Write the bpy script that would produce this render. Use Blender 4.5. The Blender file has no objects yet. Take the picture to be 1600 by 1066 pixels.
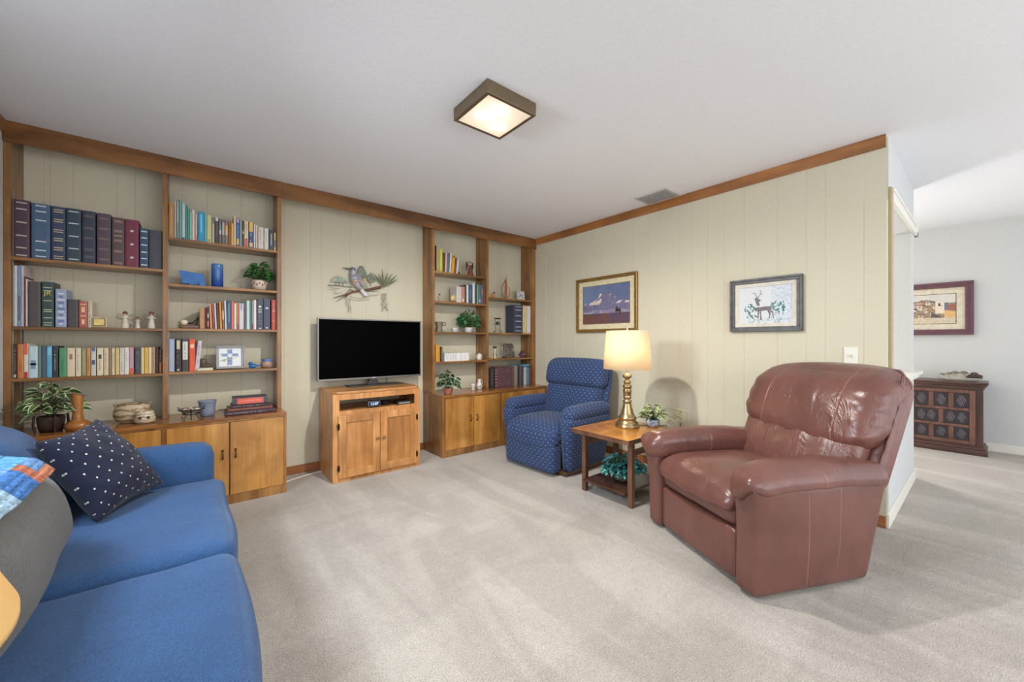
import bpy, bmesh, math, random
import numpy as np
from mathutils import Vector, Matrix, noise
random.seed(7)
SC = bpy.context.scene
COL = SC.collection
PI = math.pi
# ------------------------------------------------------------------ camera
F_PX = 606.0
YAW = math.atan(493 / 606.0)
EYE = 1.16
cam = bpy.data.cameras.new('camera')
cam.sensor_width = 36.0
cam.lens = 36.0 * F_PX / 1600.0
cam.clip_start = 0.02
co = bpy.data.objects.new('camera', cam)
co.location = (0, 0, EYE)
co.rotation_euler = (PI / 2, 0, -YAW)
COL.objects.link(co)
SC.camera = co
# ------------------------------------------------------------------ view, world
SC.view_settings.view_transform = 'Standard'
SC.view_settings.look = 'None'
SC.view_settings.exposure = 0.16
SC.view_settings.gamma = 1.0
SC.view_settings.use_curve_mapping = False
W = bpy.data.worlds.new('world')
SC.world = W
W.use_nodes = True
W.node_tree.nodes['Background'].inputs[0].default_value = (0.93, 0.96, 1.0, 1)
W.node_tree.nodes['Background'].inputs[1].default_value = 1.6
SC.cycles.use_denoising = True
SC.cycles.max_bounces = 10
SC.cycles.diffuse_bounces = 6
SC.cycles.sample_clamp_indirect = 6.0


def area(name, loc, size, power, rot, color=(1, 1, 1)):
    l = bpy.data.lights.new(name, 'AREA')
    l.shape = 'RECTANGLE'
    l.size, l.size_y = size
    l.energy = power
    l.color = color
    o = bpy.data.objects.new(name, l)
    o.location = loc
    o.rotation_euler = rot
    COL.objects.link(o)
    return o


# daylight through the window over the sofa (left wall), the window of the far room, plus an added fill light behind the camera
wl = area('window_and_fill_light', (-0.845, 1.75, 1.72), (0.5, 0.6), 24, (0, -PI / 2 + .45, 0), (0.80, 0.90, 1.0))
wl.data.spread = 2.0
area('window_and_fill_light', (6.44, 2.9, 1.35), (1.4, 1.5), 120, (0, PI / 2, 0), (1.0, 0.97, 0.95))
area('window_and_fill_light', (1.2, -2.1, 1.25), (3.6, 1.9), 40, (-PI / 2 + .28, 0, PI), (0.95, 0.97, 1.0))  # unseen fill light added at the open rear of the room

# ------------------------------------------------------------------ materials
def lin(c):
    r = []
    for v in c[:3]:
        v = v / 255.0
        r.append(v / 12.92 if v <= 0.04045 else ((v + 0.055) / 1.055) ** 2.4)
    return (*r, 1.0)


MC = {}


def newmat(key):
    m = bpy.data.materials.new(key)
    m.use_nodes = True
    nt = m.node_tree
    b = nt.nodes['Principled BSDF']
    return m, nt, b


def coords(nt, kind='Object', rnd=True, scale=(1, 1, 1), rot=(0, 0, 0)):
    tc = nt.nodes.new('ShaderNodeTexCoord')
    mp = nt.nodes.new('ShaderNodeMapping')
    mp.inputs['Scale'].default_value = scale
    mp.inputs['Rotation'].default_value = rot
    out = tc.outputs[kind]
    if rnd:
        oi = nt.nodes.new('ShaderNodeObjectInfo')
        mu = nt.nodes.new('ShaderNodeMath')
        mu.operation = 'MULTIPLY'
        mu.inputs[1].default_value = 13.0
        nt.links.new(oi.outputs['Random'], mu.inputs[0])
        ad = nt.nodes.new('ShaderNodeVectorMath')
        ad.operation = 'ADD'
        nt.links.new(out, ad.inputs[0])
        nt.links.new(mu.outputs[0], ad.inputs[1])
        out = ad.outputs[0]
    nt.links.new(out, mp.inputs['Vector'])
    return mp.outputs[0]


def noise_n(nt, vec, scale, detail=4, rough=0.55, dist=0.0):
    n = nt.nodes.new('ShaderNodeTexNoise')
    n.inputs['Scale'].default_value = scale
    n.inputs['Detail'].default_value = detail
    n.inputs['Roughness'].default_value = rough
    n.inputs['Distortion'].default_value = dist
    nt.links.new(vec, n.inputs['Vector'])
    return n.outputs['Fac']


def ramp(nt, fac, stops):
    r = nt.nodes.new('ShaderNodeValToRGB')
    e = r.color_ramp.elements
    while len(e) < len(stops):
        e.new(0.5)
    for k, (p, c) in enumerate(stops):
        e[k].position = p
        e[k].color = c if len(c) == 4 else (*c, 1)
    nt.links.new(fac, r.inputs[0])
    return r.outputs[0]


def bump(nt, b, h, strength, dist=0.01, prev=None):
    n = nt.nodes.new('ShaderNodeBump')
    n.inputs['Strength'].default_value = strength
    n.inputs['Distance'].default_value = dist
    nt.links.new(h, n.inputs['Height'])
    if prev is not None:
        nt.links.new(prev, n.inputs['Normal'])
    nt.links.new(n.outputs[0], b.inputs['Normal'])
    return n.outputs[0]


def mixc(nt, fac, a, b_, mode='MIX'):
    m = nt.nodes.new('ShaderNodeMix')
    m.data_type = 'RGBA'
    m.blend_type = mode
    for s, v in ((0, fac), (6, a), (7, b_)):
        if hasattr(v, 'links') or hasattr(v, 'is_linked'):
            nt.links.new(v, m.inputs[s])
        else:
            m.inputs[s].default_value = v
    return m.outputs[2]


def plain(rgb, rough=0.6, metal=0.0, var=0.06, spec=0.5, scale=30.0, bs=0.0, trans=0.0):
    key = ('plain', tuple(rgb), rough, metal, var, spec, scale, bs, trans)
    if key in MC:
        return MC[key]
    m, nt, b = newmat('paint_%02x%02x%02x' % tuple(int(v) for v in rgb[:3]))
    c = lin(rgb)
    v = coords(nt)
    n = noise_n(nt, v, scale, 3)
    lo = tuple(max(0, x * (1 - var * 2)) for x in c[:3])
    hi = tuple(min(1, x * (1 + var * 2)) for x in c[:3])
    nt.links.new(ramp(nt, n, [(0.3, lo), (0.7, hi)]), b.inputs['Base Color'])
    b.inputs['Roughness'].default_value = rough
    b.inputs['Metallic'].default_value = metal
    b.inputs['Specular IOR Level'].default_value = spec
    if trans:
        b.inputs['Transmission Weight'].default_value = trans
    if bs:
        bump(nt, b, n, bs, 0.004)
    MC[key] = m
    return m


def wood(name, c1, c2, c3, axis='z', rough=0.35, fig=1.0, fine=1.0):
    key = ('wood', name, axis)
    if key in MC:
        return MC[key]
    m, nt, b = newmat(name)
    st = 0.12
    sc = {'x': (st, 1, 1), 'y': (1, st, 1), 'z': (1, 1, st)}[axis]
    v = coords(nt, scale=sc)
    n1 = noise_n(nt, v, 7.0 * fig, 5, 0.6, 1.2)
    v2 = coords(nt, scale=tuple(q if q == 1 else 0.03 for q in sc))
    n2 = noise_n(nt, v2, 130.0 * fine, 3, 0.6)
    v3 = coords(nt)
    n3 = noise_n(nt, v3, 3.2, 3, 0.5, 0.6)
    base = ramp(nt, n1, [(0.30, lin(c1)), (0.52, lin(c2)), (0.74, lin(c3))])
    cl = ramp(nt, n2, [(0.35, (0.80, 0.78, 0.76)), (0.62, (1.04, 1.04, 1.04))])
    base = mixc(nt, 0.75, base, cl, 'MULTIPLY')
    cl3 = ramp(nt, n3, [(0.34, (0.62, 0.58, 0.54)), (0.62, (1.12, 1.12, 1.12))])
    base = mixc(nt, 0.7, base, cl3, 'MULTIPLY')
    nt.links.new(base, b.inputs['Base Color'])
    b.inputs['Roughness'].default_value = rough
    b.inputs['Coat Weight'].default_value = 0.15
    b.inputs['Coat Roughness'].default_value = 0.25
    bump(nt, b, n2, 0.08, 0.002)
    MC[key] = m
    return m


def birch(axis='z'):
    return wood('stained_birch', (106, 70, 36), (150, 104, 56), (178, 132, 76), axis, 0.33)


def birch_door(axis='z'):
    return wood('stained_birch_door', (150, 98, 40), (190, 134, 66), (208, 156, 88), axis, 0.3, 0.8)


def oak(axis='z'):
    return wood('honey_oak', (166, 108, 52), (198, 140, 82), (216, 160, 100), axis, 0.38, 1.6)


def walnut(axis='z'):
    return wood('walnut', (80, 50, 34), (110, 74, 54), (134, 95, 72), axis, 0.36, 1.2)


def mahogany(axis='z'):
    return wood('mahogany', (62, 42, 40), (90, 62, 58), (112, 82, 76), axis, 0.38, 1.2)


def fabric(name, rgb, rgb2=None, dot=None, ds=0.03, dr=0.16, rib=0.0, rough=0.95, sheen=0.4, wr=0.0):
    """woven cloth; dot = colour of woven motifs on a diamond lattice of UV metres"""
    if name in MC:
        return MC[name]
    m, nt, b = newmat(name)
    v = coords(nt, rnd=False)
    n = noise_n(nt, v, 260, 2)
    n2 = noise_n(nt, v, 5, 3)
    c = lin(rgb)
    c2 = lin(rgb2 or tuple(x * 0.84 for x in rgb))
    base = ramp(nt, n, [(0.3, c2), (0.7, c)])
    cl = ramp(nt, n2, [(0.3, (0.86, 0.86, 0.86)), (0.7, (1.08, 1.08, 1.08))])
    base = mixc(nt, 0.8, base, cl, 'MULTIPLY')
    hh = n
    if rib:
        uv = coords(nt, 'UV', False, rot=(0, 0, 0.7))
        w = nt.nodes.new('ShaderNodeTexWave')
        w.inputs['Scale'].default_value = rib
        w.inputs['Distortion'].default_value = 0.6
        w.inputs['Detail'].default_value = 1
        nt.links.new(uv, w.inputs['Vector'])
        base = mixc(nt, 0.32, base, ramp(nt, w.outputs['Fac'], [(0.2, (0.72, 0.74, 0.78)), (0.8, (1.12, 1.12, 1.12))]), 'MULTIPLY')
        hh = w.outputs['Fac']
    if dot is not None:
        uv = coords(nt, 'UV', False, scale=(1 / ds, 1 / ds, 1), rot=(0, 0, PI / 4))
        vo = nt.nodes.new('ShaderNodeTexVoronoi')
        vo.voronoi_dimensions = '2D'
        vo.inputs['Scale'].default_value = 1.0
        vo.inputs['Randomness'].default_value = 0.0
        nt.links.new(uv, vo.inputs['Vector'])
        msk = ramp(nt, vo.outputs['Distance'], [(dr * 0.8, (1, 1, 1)), (dr * 1.1, (0, 0, 0))])
        base = mixc(nt, msk, base, lin(dot))
    nt.links.new(base, b.inputs['Base Color'])
    b.inputs['Roughness'].default_value = rough
    b.inputs['Sheen Weight'].default_value = sheen
    b.inputs['Specular IOR Level'].default_value = 0.2
    p = bump(nt, b, hh, 0.35, 0.002)
    if wr:
        vw = coords(nt, rnd=False, scale=(1, 1, 2.2))
        bump(nt, b, noise_n(nt, vw, 6, 4, 0.6, 0.8), wr, 0.03, p)
    MC[name] = m
    return m


def leather(name, seams=(), wr=0.35, rgb=(110, 70, 62)):
    if name in MC:
        return MC[name]
    m, nt, b = newmat(name)
    v = coords(nt, rnd=False)
    n = noise_n(nt, v, 4, 4)
    base = ramp(nt, n, [(0.3, lin(tuple(x * 0.9 for x in rgb))), (0.7, lin(tuple(min(255, x * 1.08) for x in rgb)))])
    fine = noise_n(nt, v, 380, 2)
    p = bump(nt, b, fine, 0.12, 0.0015)
    p = bump(nt, b, noise_n(nt, coords(nt, rnd=False, scale=(1, 1, 0.45)), 9, 4, 0.62, 1.0), wr, 0.02, p)
    if seams:
        tc = nt.nodes.new('ShaderNodeTexCoord')
        sx = nt.nodes.new('ShaderNodeSeparateXYZ')
        nt.links.new(tc.outputs['UV'], sx.inputs[0])
        prev = None
        for s in seams:
            a = nt.nodes.new('ShaderNodeMath'); a.operation = 'SUBTRACT'; a.inputs[1].default_value = s
            nt.links.new(sx.outputs[0], a.inputs[0])
            q = nt.nodes.new('ShaderNodeMath'); q.operation = 'ABSOLUTE'
            nt.links.new(a.outputs[0], q.inputs[0])
            if prev is None:
                prev = q.outputs[0]
            else:
                mn = nt.nodes.new('ShaderNodeMath'); mn.operation = 'MINIMUM'
                nt.links.new(prev, mn.inputs[0]); nt.links.new(q.outputs[0], mn.inputs[1])
                prev = mn.outputs[0]
        g = ramp(nt, prev, [(0.0, (0, 0, 0)), (0.006, (1, 1, 1))])
        bump(nt, b, g, 0.6, 0.004, p)
        base = mixc(nt, ramp(nt, prev, [(0.0012, (1, 1, 1)), (0.0026, (0, 0, 0))]), base, lin((156, 108, 98)))
    nt.links.new(base, b.inputs['Base Color'])
    b.inputs['Roughness'].default_value = 0.31
    b.inputs['Specular IOR Level'].default_value = 0.6
    MC[name] = m
    return m


def vcolor(name, rough=0.7, spec=0.3):
    if name in MC:
        return MC[name]
    m, nt, b = newmat(name)
    a = nt.nodes.new('ShaderNodeVertexColor')
    a.layer_name = 'art'
    nt.links.new(a.outputs[0], b.inputs['Base Color'])
    b.inputs['Roughness'].default_value = rough
    b.inputs['Specular IOR Level'].default_value = spec
    MC[name] = m
    return m


def emis(name, rgb, st):
    if name in MC:
        return MC[name]
    m, nt, b = newmat(name)
    b.inputs['Base Color'].default_value = lin(rgb)
    b.inputs['Emission Color'].default_value = lin(rgb)
    b.inputs['Emission Strength'].default_value = st
    MC[name] = m
    return m


# ------------------------------------------------------------------ mesh builder
class MB:
    def __init__(s):
        s.v, s.f, s.m, s.uv, s.sm = [], [], [], [], []

    def add(s, vs, fs, mat=0, M=None, uvs=None, smooth=False):
        o = len(s.v)
        for p in vs:
            p = Vector(p)
            s.v.append(M @ p if M is not None else p)
        for k, f in enumerate(fs):
            s.f.append(tuple(i + o for i in f))
            s.m.append(mat)
            s.sm.append(smooth)
            s.uv.append(uvs[k] if uvs else None)
        return s

    def box(s, x0, y0, z0, x1, y1, z1, mat=0, M=None):
        x0, x1 = min(x0, x1), max(x0, x1)
        y0, y1 = min(y0, y1), max(y0, y1)
        z0, z1 = min(z0, z1), max(z0, z1)
        v = [(x0, y0, z0), (x1, y0, z0), (x1, y1, z0), (x0, y1, z0), (x0, y0, z1), (x1, y0, z1), (x1, y1, z1), (x0, y1, z1)]
        f = [(0, 3, 2, 1), (4, 5, 6, 7), (0, 1, 5, 4), (1, 2, 6, 5), (2, 3, 7, 6), (3, 0, 4, 7)]
        return s.add(v, f, mat, M)

    def prism(s, poly, a0, a1, axis='z', mat=0, M=None, smooth=False):
        """poly of 2D points extruded along axis from a0 to a1"""
        n = len(poly)
        area2 = sum(poly[i][0] * poly[(i + 1) % n][1] - poly[(i + 1) % n][0] * poly[i][1] for i in range(n))
        if area2 < 0:
            poly = poly[::-1]

        def pt(p, a):
            if axis == 'z':
                return (p[0], p[1], a)
            if axis == 'y':
                return (p[0], a, p[1])
            return (a, p[0], p[1])
        v = [pt(p, a0) for p in poly] + [pt(p, a1) for p in poly]
        f = [tuple(range(n))[::-1], tuple(range(n, 2 * n))]
        f += [(i, (i + 1) % n, n + (i + 1) % n, n + i) for i in range(n)]
        if axis == 'y':
            f = [q[::-1] for q in f]
        return s.add(v, f, mat, M, None, smooth)

    def tube(s, path, r, n=8, mat=0, M=None, cap=True, closed=False):
        P = [Vector(p) for p in path]
        R = r if isinstance(r, (list, tuple)) else [r] * len(P)
        vs, fs = [], []
        up = None
        for i, p in enumerate(P):
            a = P[i - 1] if (i > 0 or closed) else P[i]
            b = P[(i + 1) % len(P)] if (i < len(P) - 1 or closed) else P[i]
            t = (b - a).normalized() if (b - a).length > 1e-9 else Vector((0, 0, 1))
            if up is None:
                up = Vector((0, 0, 1)) if abs(t.z) < 0.9 else Vector((1, 0, 0))
            x = (up - t * up.dot(t))
            if x.length < 1e-6:
                x = Vector((1, 0, 0)) - t * t.x
            x.normalize()
            y = t.cross(x)
            up = x
            for k in range(n):
                an = 2 * PI * k / n
                vs.append(p + (x * math.cos(an) + y * math.sin(an)) * R[i])
        L = len(P)
        for i in range(L if closed else L - 1):
            j = (i + 1) % L
            for k in range(n):
                fs.append((i * n + k, i * n + (k + 1) % n, j * n + (k + 1) % n, j * n + k))
        s.add(vs, fs, mat, M, None, True)
        if cap and not closed:
            s.add(vs[:n], [tuple(range(n))[::-1]], mat, M)
            s.add(vs[-n:], [tuple(range(n))], mat, M)
        return s

    def lathe(s, prof, n=24, c=(0, 0, 0), mat=0, M=None, sx=1.0, sy=1.0, smooth=True, close=True):
        """prof list of (r, z)"""
        vs, fs = [], []
        for r, z in prof:
            for k in range(n):
                a = 2 * PI * k / n
                vs.append((c[0] + r * sx * math.cos(a), c[1] + r * sy * math.sin(a), c[2] + z))
        for i in range(len(prof) - 1):
            for k in range(n):
                fs.append((i * n + k, i * n + (k + 1) % n, (i + 1) * n + (k + 1) % n, (i + 1) * n + k))
        s.add(vs, fs, mat, M, None, smooth)
        if close:
            s.add(vs[:n], [tuple(range(n))[::-1]], mat, M)
            s.add(vs[-n:], [tuple(range(n))], mat, M)
        return s

    def ball(s, c, r, n=12, mat=0, M=None, sc=(1, 1, 1)):
        prof = [(max(1e-4, r * math.sin(PI * k / n)), -r * math.cos(PI * k / n) * sc[2]) for k in range(n + 1)]
        return s.lathe(prof, n + 4, c, mat, M, sc[0], sc[1])

    def soft(s, c, size, r, n=10, puff=(0, 0, 0), fn=None, M=None, mat=0):
        """rounded cushion-like box with n cells along each side"""
        h = [q / 2 for q in size]
        r = min(r, min(h) * 0.999)
        ts = [math.sin(PI / 2 * (2 * k / n - 1)) for k in range(n + 1)]
        ts = [0.5 * a + 0.5 * (2 * k / n - 1) for k, a in enumerate(ts)]
        idx, vs, fs, uvs = {}, [], [], []

        def vid(q):
            key = tuple(round(a, 5) for a in q)
            if key in idx:
                return idx[key]
            p = [q[i] * h[i] for i in range(3)]
            inn = [max(-(h[i] - r), min(h[i] - r, p[i])) for i in range(3)]
            d = Vector([p[i] - inn[i] for i in range(3)])
            if d.length > 1e-9:
                # keep face points on the face plane
                d = d.normalized() * r
            out = Vector(inn) + d
            for i in range(3):
                j, k2 = (i + 1) % 3, (i + 2) % 3
                out[i] += q[i] * abs(q[i]) * puff[i] * (1 - q[j] ** 2) * (1 - q[k2] ** 2)
            out += Vector(c)
            if fn:
                out = Vector(fn(out))
            idx[key] = len(vs)
            vs.append(out)
            return idx[key]
        for ax in range(3):
            j, k2 = (ax + 1) % 3, (ax + 2) % 3
            for sg in (-1, 1):
                for a in range(n):
                    for b in range(n):
                        qs = []
                        for (ia, ib) in ((a, b), (a + 1, b), (a + 1, b + 1), (a, b + 1)):
                            q = [0, 0, 0]
                            q[ax] = sg; q[j] = ts[ia]; q[k2] = ts[ib]
                            qs.append(q)
                        if sg < 0:
                            qs = qs[::-1]
                        fs.append(tuple(vid(q) for q in qs))
                        lo, hi = (j, k2) if j < k2 else (k2, j)
                        uvs.append([(q[lo] * h[lo] + c[lo], q[hi] * h[hi] + c[hi]) for q in qs])
        return s.add(vs, fs, mat, M, uvs, True)

    def grid(s, fn, nu, nv, mat=0, M=None, smooth=True, closed_u=False, uvf=None):
        vs = [fn(i / nu, j / nv) for j in range(nv + 1) for i in range(nu + 1)]
        fs, uvs = [], []
        for j in range(nv):
            for i in range(nu):
                fs.append((j * (nu + 1) + i, j * (nu + 1) + i + 1, (j + 1) * (nu + 1) + i + 1, (j + 1) * (nu + 1) + i))
                if uvf:
                    uvs.append([uvf(a / nu, b / nv) for a, b in ((i, j), (i + 1, j), (i + 1, j + 1), (i, j + 1))])
        return s.add(vs, fs, mat, M, uvs if uvf else None, smooth)


def obj(name, mb, mats, parent=None, world=False, bevel=0.0, seg=2, sub=0, solid=0.0):
    if not isinstance(mats, (list, tuple)):
        mats = [mats]
    me = bpy.data.meshes.new(name)
    off = Vector((0, 0, 0))
    if world and parent is not None:
        off = parent.location.copy()
    org = Vector((0, 0, 0))
    if parent is None and mb.v:
        lo = Vector([min(p[i] for p in mb.v) for i in range(3)])
        hi = Vector([max(p[i] for p in mb.v) for i in range(3)])
        org = Vector(((lo.x + hi.x) / 2, (lo.y + hi.y) / 2, lo.z))
    vs = [p - off - org for p in mb.v]
    me.from_pydata(vs, [], mb.f)
    for m in mats:
        me.materials.append(m)
    me.polygons.foreach_set('material_index', mb.m)
    me.polygons.foreach_set('use_smooth', mb.sm)
    if any(u is not None for u in mb.uv):
        ul = me.uv_layers.new(name='UVMap')
        for p, u in zip(me.polygons, mb.uv):
            if u:
                for li, q in zip(p.loop_indices, u):
                    ul.data[li].uv = q
    me.update()
    o = bpy.data.objects.new(name, me)
    COL.objects.link(o)
    if parent is not None:
        o.parent = parent
    else:
        o.location = org
    if bevel:
        b = o.modifiers.new('bevel', 'BEVEL')
        b.width = bevel
        b.segments = seg
        b.limit_method = 'ANGLE'
        b.angle_limit = 0.7
    if sub:
        b = o.modifiers.new('subsurf', 'SUBSURF')
        b.levels = b.render_levels = sub
    if solid:
        b = o.modifiers.new('solidify', 'SOLIDIFY')
        b.thickness = solid
    return o


def tag(o, label, cat, group=None):
    o['label'] = label
    o['category'] = cat
    if group:
        o['group'] = group
    return o


def thing(name, label, cat, loc=(0, 0, 0), rz=0.0, group=None):
    o = bpy.data.objects.new(name, None)
    COL.objects.link(o)
    o.location = loc
    o.rotation_euler = (0, 0, rz)
    o.empty_display_size = 0.05
    return tag(o, label, cat, group)


def struct(name, mb, mats, **k):
    o = obj(name, mb, mats, **k)
    o['kind'] = 'structure'
    return o


# pixel helpers: where the line of sight through a pixel meets a plane of the room (used as a ruler for the shelves)
SN, CS = math.sin(YAW), math.cos(YAW)


def ray(px, py):
    l = (px - 800) / F_PX
    return SN + l * CS, CS - l * SN, (533 - py) / F_PX


def at_y(px, py, Y):
    r = ray(px, py)
    t = Y / r[1]
    return r[0] * t, EYE + r[2] * t


def xy(px, Y):
    return at_y(px, 500, Y)[0]


H = 2.44
XL, XR, YB, XF, YH = -0.87, 3.315, 3.83, 6.5, 0.40
YREAR = -2.2
# ------------------------------------------------------------------ materials of the room
def wall_paint(name, rgb, bs=0.05, sc=90):
    m, nt, b = newmat(name)
    v = coords(nt, rnd=False)
    n = noise_n(nt, v, sc, 4)
    nt.links.new(ramp(nt, n, [(0.3, tuple(x * 0.97 for x in lin(rgb)[:3])), (0.7, tuple(x * 1.02 for x in lin(rgb)[:3]))]), b.inputs['Base Color'])
    b.inputs['Roughness'].default_value = 0.75
    b.inputs['Specular IOR Level'].default_value = 0.25
    bump(nt, b, n, bs, 0.003)
    return m


M_PANEL = wall_paint('cream_panelling', (205, 198, 176))
M_WHITE = wall_paint('white_wall_paint', (206, 208, 208))
M_CEIL = wall_paint('ceiling_plaster', (236, 237, 241), 0.35, 60)
M_TRIMW = plain((232, 230, 220), 0.4, var=0.01)


def carpet_mat():
    m, nt, b = newmat('carpet')
    v = coords(nt, rnd=False)
    n1 = noise_n(nt, v, 210, 3, 0.7)
    n2 = noise_n(nt, v, 45, 4, 0.7)
    vs = coords(nt, rnd=False, scale=(1, 0.22, 1), rot=(0, 0, 0.75))
    n3 = noise_n(nt, vs, 3.4, 3, 0.55, 0.9)
    vs4 = coords(nt, rnd=False, scale=(0.3, 1, 1), rot=(0, 0, 0.2))
    n4 = noise_n(nt, vs4, 2.6, 3, 0.55, 0.7)
    base = ramp(nt, n1, [(0.25, lin((132, 122, 110))), (0.5, lin((190, 182, 172))), (0.75, lin((236, 230, 222)))])
    base = mixc(nt, 0.6, base, ramp(nt, n2, [(0.3, (0.80, 0.79, 0.78)), (0.7, (1.1, 1.1, 1.1))]), 'MULTIPLY')
    base = mixc(nt, 0.8, base, ramp(nt, n3, [(0.42, (0.85, 0.84, 0.825)), (0.56, (1.05, 1.05, 1.05))]), 'MULTIPLY')
    base = mixc(nt, 0.6, base, ramp(nt, n4, [(0.44, (0.88, 0.87, 0.86)), (0.54, (1.04, 1.04, 1.04))]), 'MULTIPLY')
    nt.links.new(base, b.inputs['Base Color'])
    b.inputs['Roughness'].default_value = 1.0
    b.inputs['Specular IOR Level'].default_value = 0.05
    b.inputs['Sheen Weight'].default_value = 0.25
    p = bump(nt, b, n1, 0.7, 0.008)
    bump(nt, b, n2, 0.5, 0.02, p)
    return m


def groove_wall(x0, x1, grooves, depth, z0, z1, axis):
    """panelling board: front face at 0, vertical V grooves; returns 2D outline (along, across)"""
    pts = [(x0, 0)]
    for g in sorted(grooves):
        if x0 + 0.01 < g < x1 - 0.01:
            pts += [(g - 0.0022, 0), (g, 0.0022), (g + 0.0022, 0)]
    pts += [(x1, 0), (x1, depth), (x0, depth)]
    return pts


# ------------------------------------------------------------------ room shell
b = MB(); b.box(XL - 0.1, YREAR, -0.1, XF + 0.1, YB + 0.1, 0)
struct('floor', b, carpet_mat())
b = MB(); b.box(XL - 0.1, YREAR, H, XF + 0.1, YB + 0.1, H + 0.1)
struct('ceiling', b, M_CEIL)
pat = [0.10, 0.20, 0.303, 0.506, 0.60, 0.735, 0.93, 1.02, 1.09]
gx = []
base = -0.735
for rep in range(-1, 5):
    gx += [base + rep * 1.22 + q for q in (0.0, 0.10, 0.303, 0.396, 0.649, 0.797, 1.017, 1.194)]
gx = [g for g in gx]
b = MB()
pts = groove_wall(XL, XR, gx, 0.08, 0, H, 'x')
b.prism([(p[0], YB + p[1]) for p in pts], 0, H)
struct('wall_back', b, M_PANEL)
gy = []
for rep in range(-1, 4):
    gy += [0.505 + rep * 1.22 + q for q in (0.0, 0.195, 0.302, 0.476, 0.70, 0.847, 0.98, 1.11)]
b = MB()
pts = groove_wall(YH + 0.0, YB, gy, 0.08, 0, H, 'y')
b.prism([(XR + p[1], p[0]) for p in pts], 0, H)
struct('wall_right', b, M_PANEL)
# left wall with its window opening over the sofa
b = MB()
WY0, WY1, WZ0, WZ1 = 1.25, 2.25, 1.2, 2.22
for (y0, y1, z0, z1) in ((YREAR, WY0, 0, H), (WY1, YB, 0, H), (WY0, WY1, 0, WZ0), (WY0, WY1, WZ1, H)):
    b.box(XL - 0.08, y0, z0, XL, y1, z1)
struct('wall_left', b, M_WHITE)
b = MB()
for (y0, y1, z0, z1) in ((WY0, WY0 + .05, WZ0, WZ1), (WY1 - .05, WY1, WZ0, WZ1), (WY0, WY1, WZ0, WZ0 + .05), (WY0, WY1, WZ1 - .05, WZ1), (WY0, WY1, 1.69, 1.73)):
    b.box(XL - 0.07, y0, z0, XL + 0.005, y1, z1)
wn = struct('window_1', b, M_TRIMW)
M_SKY = emis('daylit_glass', (225, 236, 250), 1.2)
b = MB(); b.box(XL - .055, WY0 + .04, WZ0 + .04, XL - .05, WY1 - .04, WZ1 - .04)
g = obj('glass', b, M_SKY, wn, world=True)
# far room
b = MB()
FY0, FY1 = 2.1, 3.6
for (y0, y1, z0, z1) in ((YREAR, FY0, 0, H), (FY1, YB, 0, H), (FY0, FY1, 0, .5), (FY0, FY1, 2.15, H)):
    b.box(XF, y0, z0, XF + .08, y1, z1)
struct('wall_far', b, M_WHITE)
b = MB()
for (y0, y1, z0, z1) in ((FY0, FY0 + .05, .5, 2.15), (FY1 - .05, FY1, .5, 2.15), (FY0, FY1, .5, .55), (FY0, FY1, 2.10, 2.15), (2.83, 2.87, .5, 2.15)):
    b.box(XF - 0.005, y0, z0, XF + 0.07, y1, z1)
wn = struct('window_2', b, M_TRIMW)
b = MB(); b.box(XF + .05, FY0 + .04, .54, XF + .055, FY1 - .04, 2.11)
obj('glass', b, M_SKY, wn, world=True)
b = MB(); b.box(XR + .08, YB, 0, XF + .1, YB + .08, H)
struct('wall_kitchen', b, M_WHITE)
# partition with the pass-through opening (its face looks at the camera's side)
TH = 0.13
OX0, OX1, OZ0, OZ1 = 3.455, 4.53, 0.885, 2.045
b = MB()
b.box(XR + .001, YH, 0, 4.70, YH + TH, OZ0)
b.box(XR + .001, YH, OZ1, 4.70, YH + TH, H)
b.box(XR + .081, YH, OZ0, OX0, YH + TH, OZ1)
b.box(XR + .001, YH, OZ0, XR + .081, YH + .0005, OZ1)
b.box(OX1, YH, OZ0, 4.70, YH + TH, OZ1)
struct('wall_hall', b, M_WHITE)
b = MB(); b.box(3.40, YH - .05, OZ0, 4.76, YH + TH + .04, OZ0 + .022); b.box(3.40, YH - .03, OZ0 - .03, 4.74, YH + TH + .02, OZ0)
struct('trim_1', b, M_TRIMW, bevel=.004)
b = MB()
b.box(3.44, YH - .022, OZ1, 4.76, YH, OZ1 + .035); b.box(3.44, YH - .016, OZ1 + .035, 4.75, YH, OZ1 + .075); b.box(3.44, YH - .024, OZ1 + .075, 4.76, YH, OZ1 + .09)
b.box(4.70, YH - .022, OZ1, 4.76, YH + TH, OZ1 + .09)
struct('trim_2', b, M_TRIMW, bevel=.003)
b = MB(); b.box(3.395, YH - .016, OZ0 + .03, 3.455, YH, OZ1 + .09)
struct('trim_3', b, plain((176, 160, 126), .5, var=.02), bevel=.003)
# wooden crown trim, right and left wall
MW_X, MW_Y, MW_Z = birch('x'), birch('y'), birch('z')
M_TRIMWOOD = wood('trim_wood', (136, 84, 36), (164, 106, 52), (184, 126, 66), 'y', .35)
b = MB(); b.prism([(XR - .018, H - .001), (XR, H - .001), (XR, H - .078), (XR - .012, H - .078)], YH + .001, 3.585, 'y')
struct('trim_4', b, M_TRIMWOOD)
b = MB(); b.box(XL + .001, 2.4, H - .075, XL + .016, 3.585, H - .001)
struct('trim_5', b, MW_Y)
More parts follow.
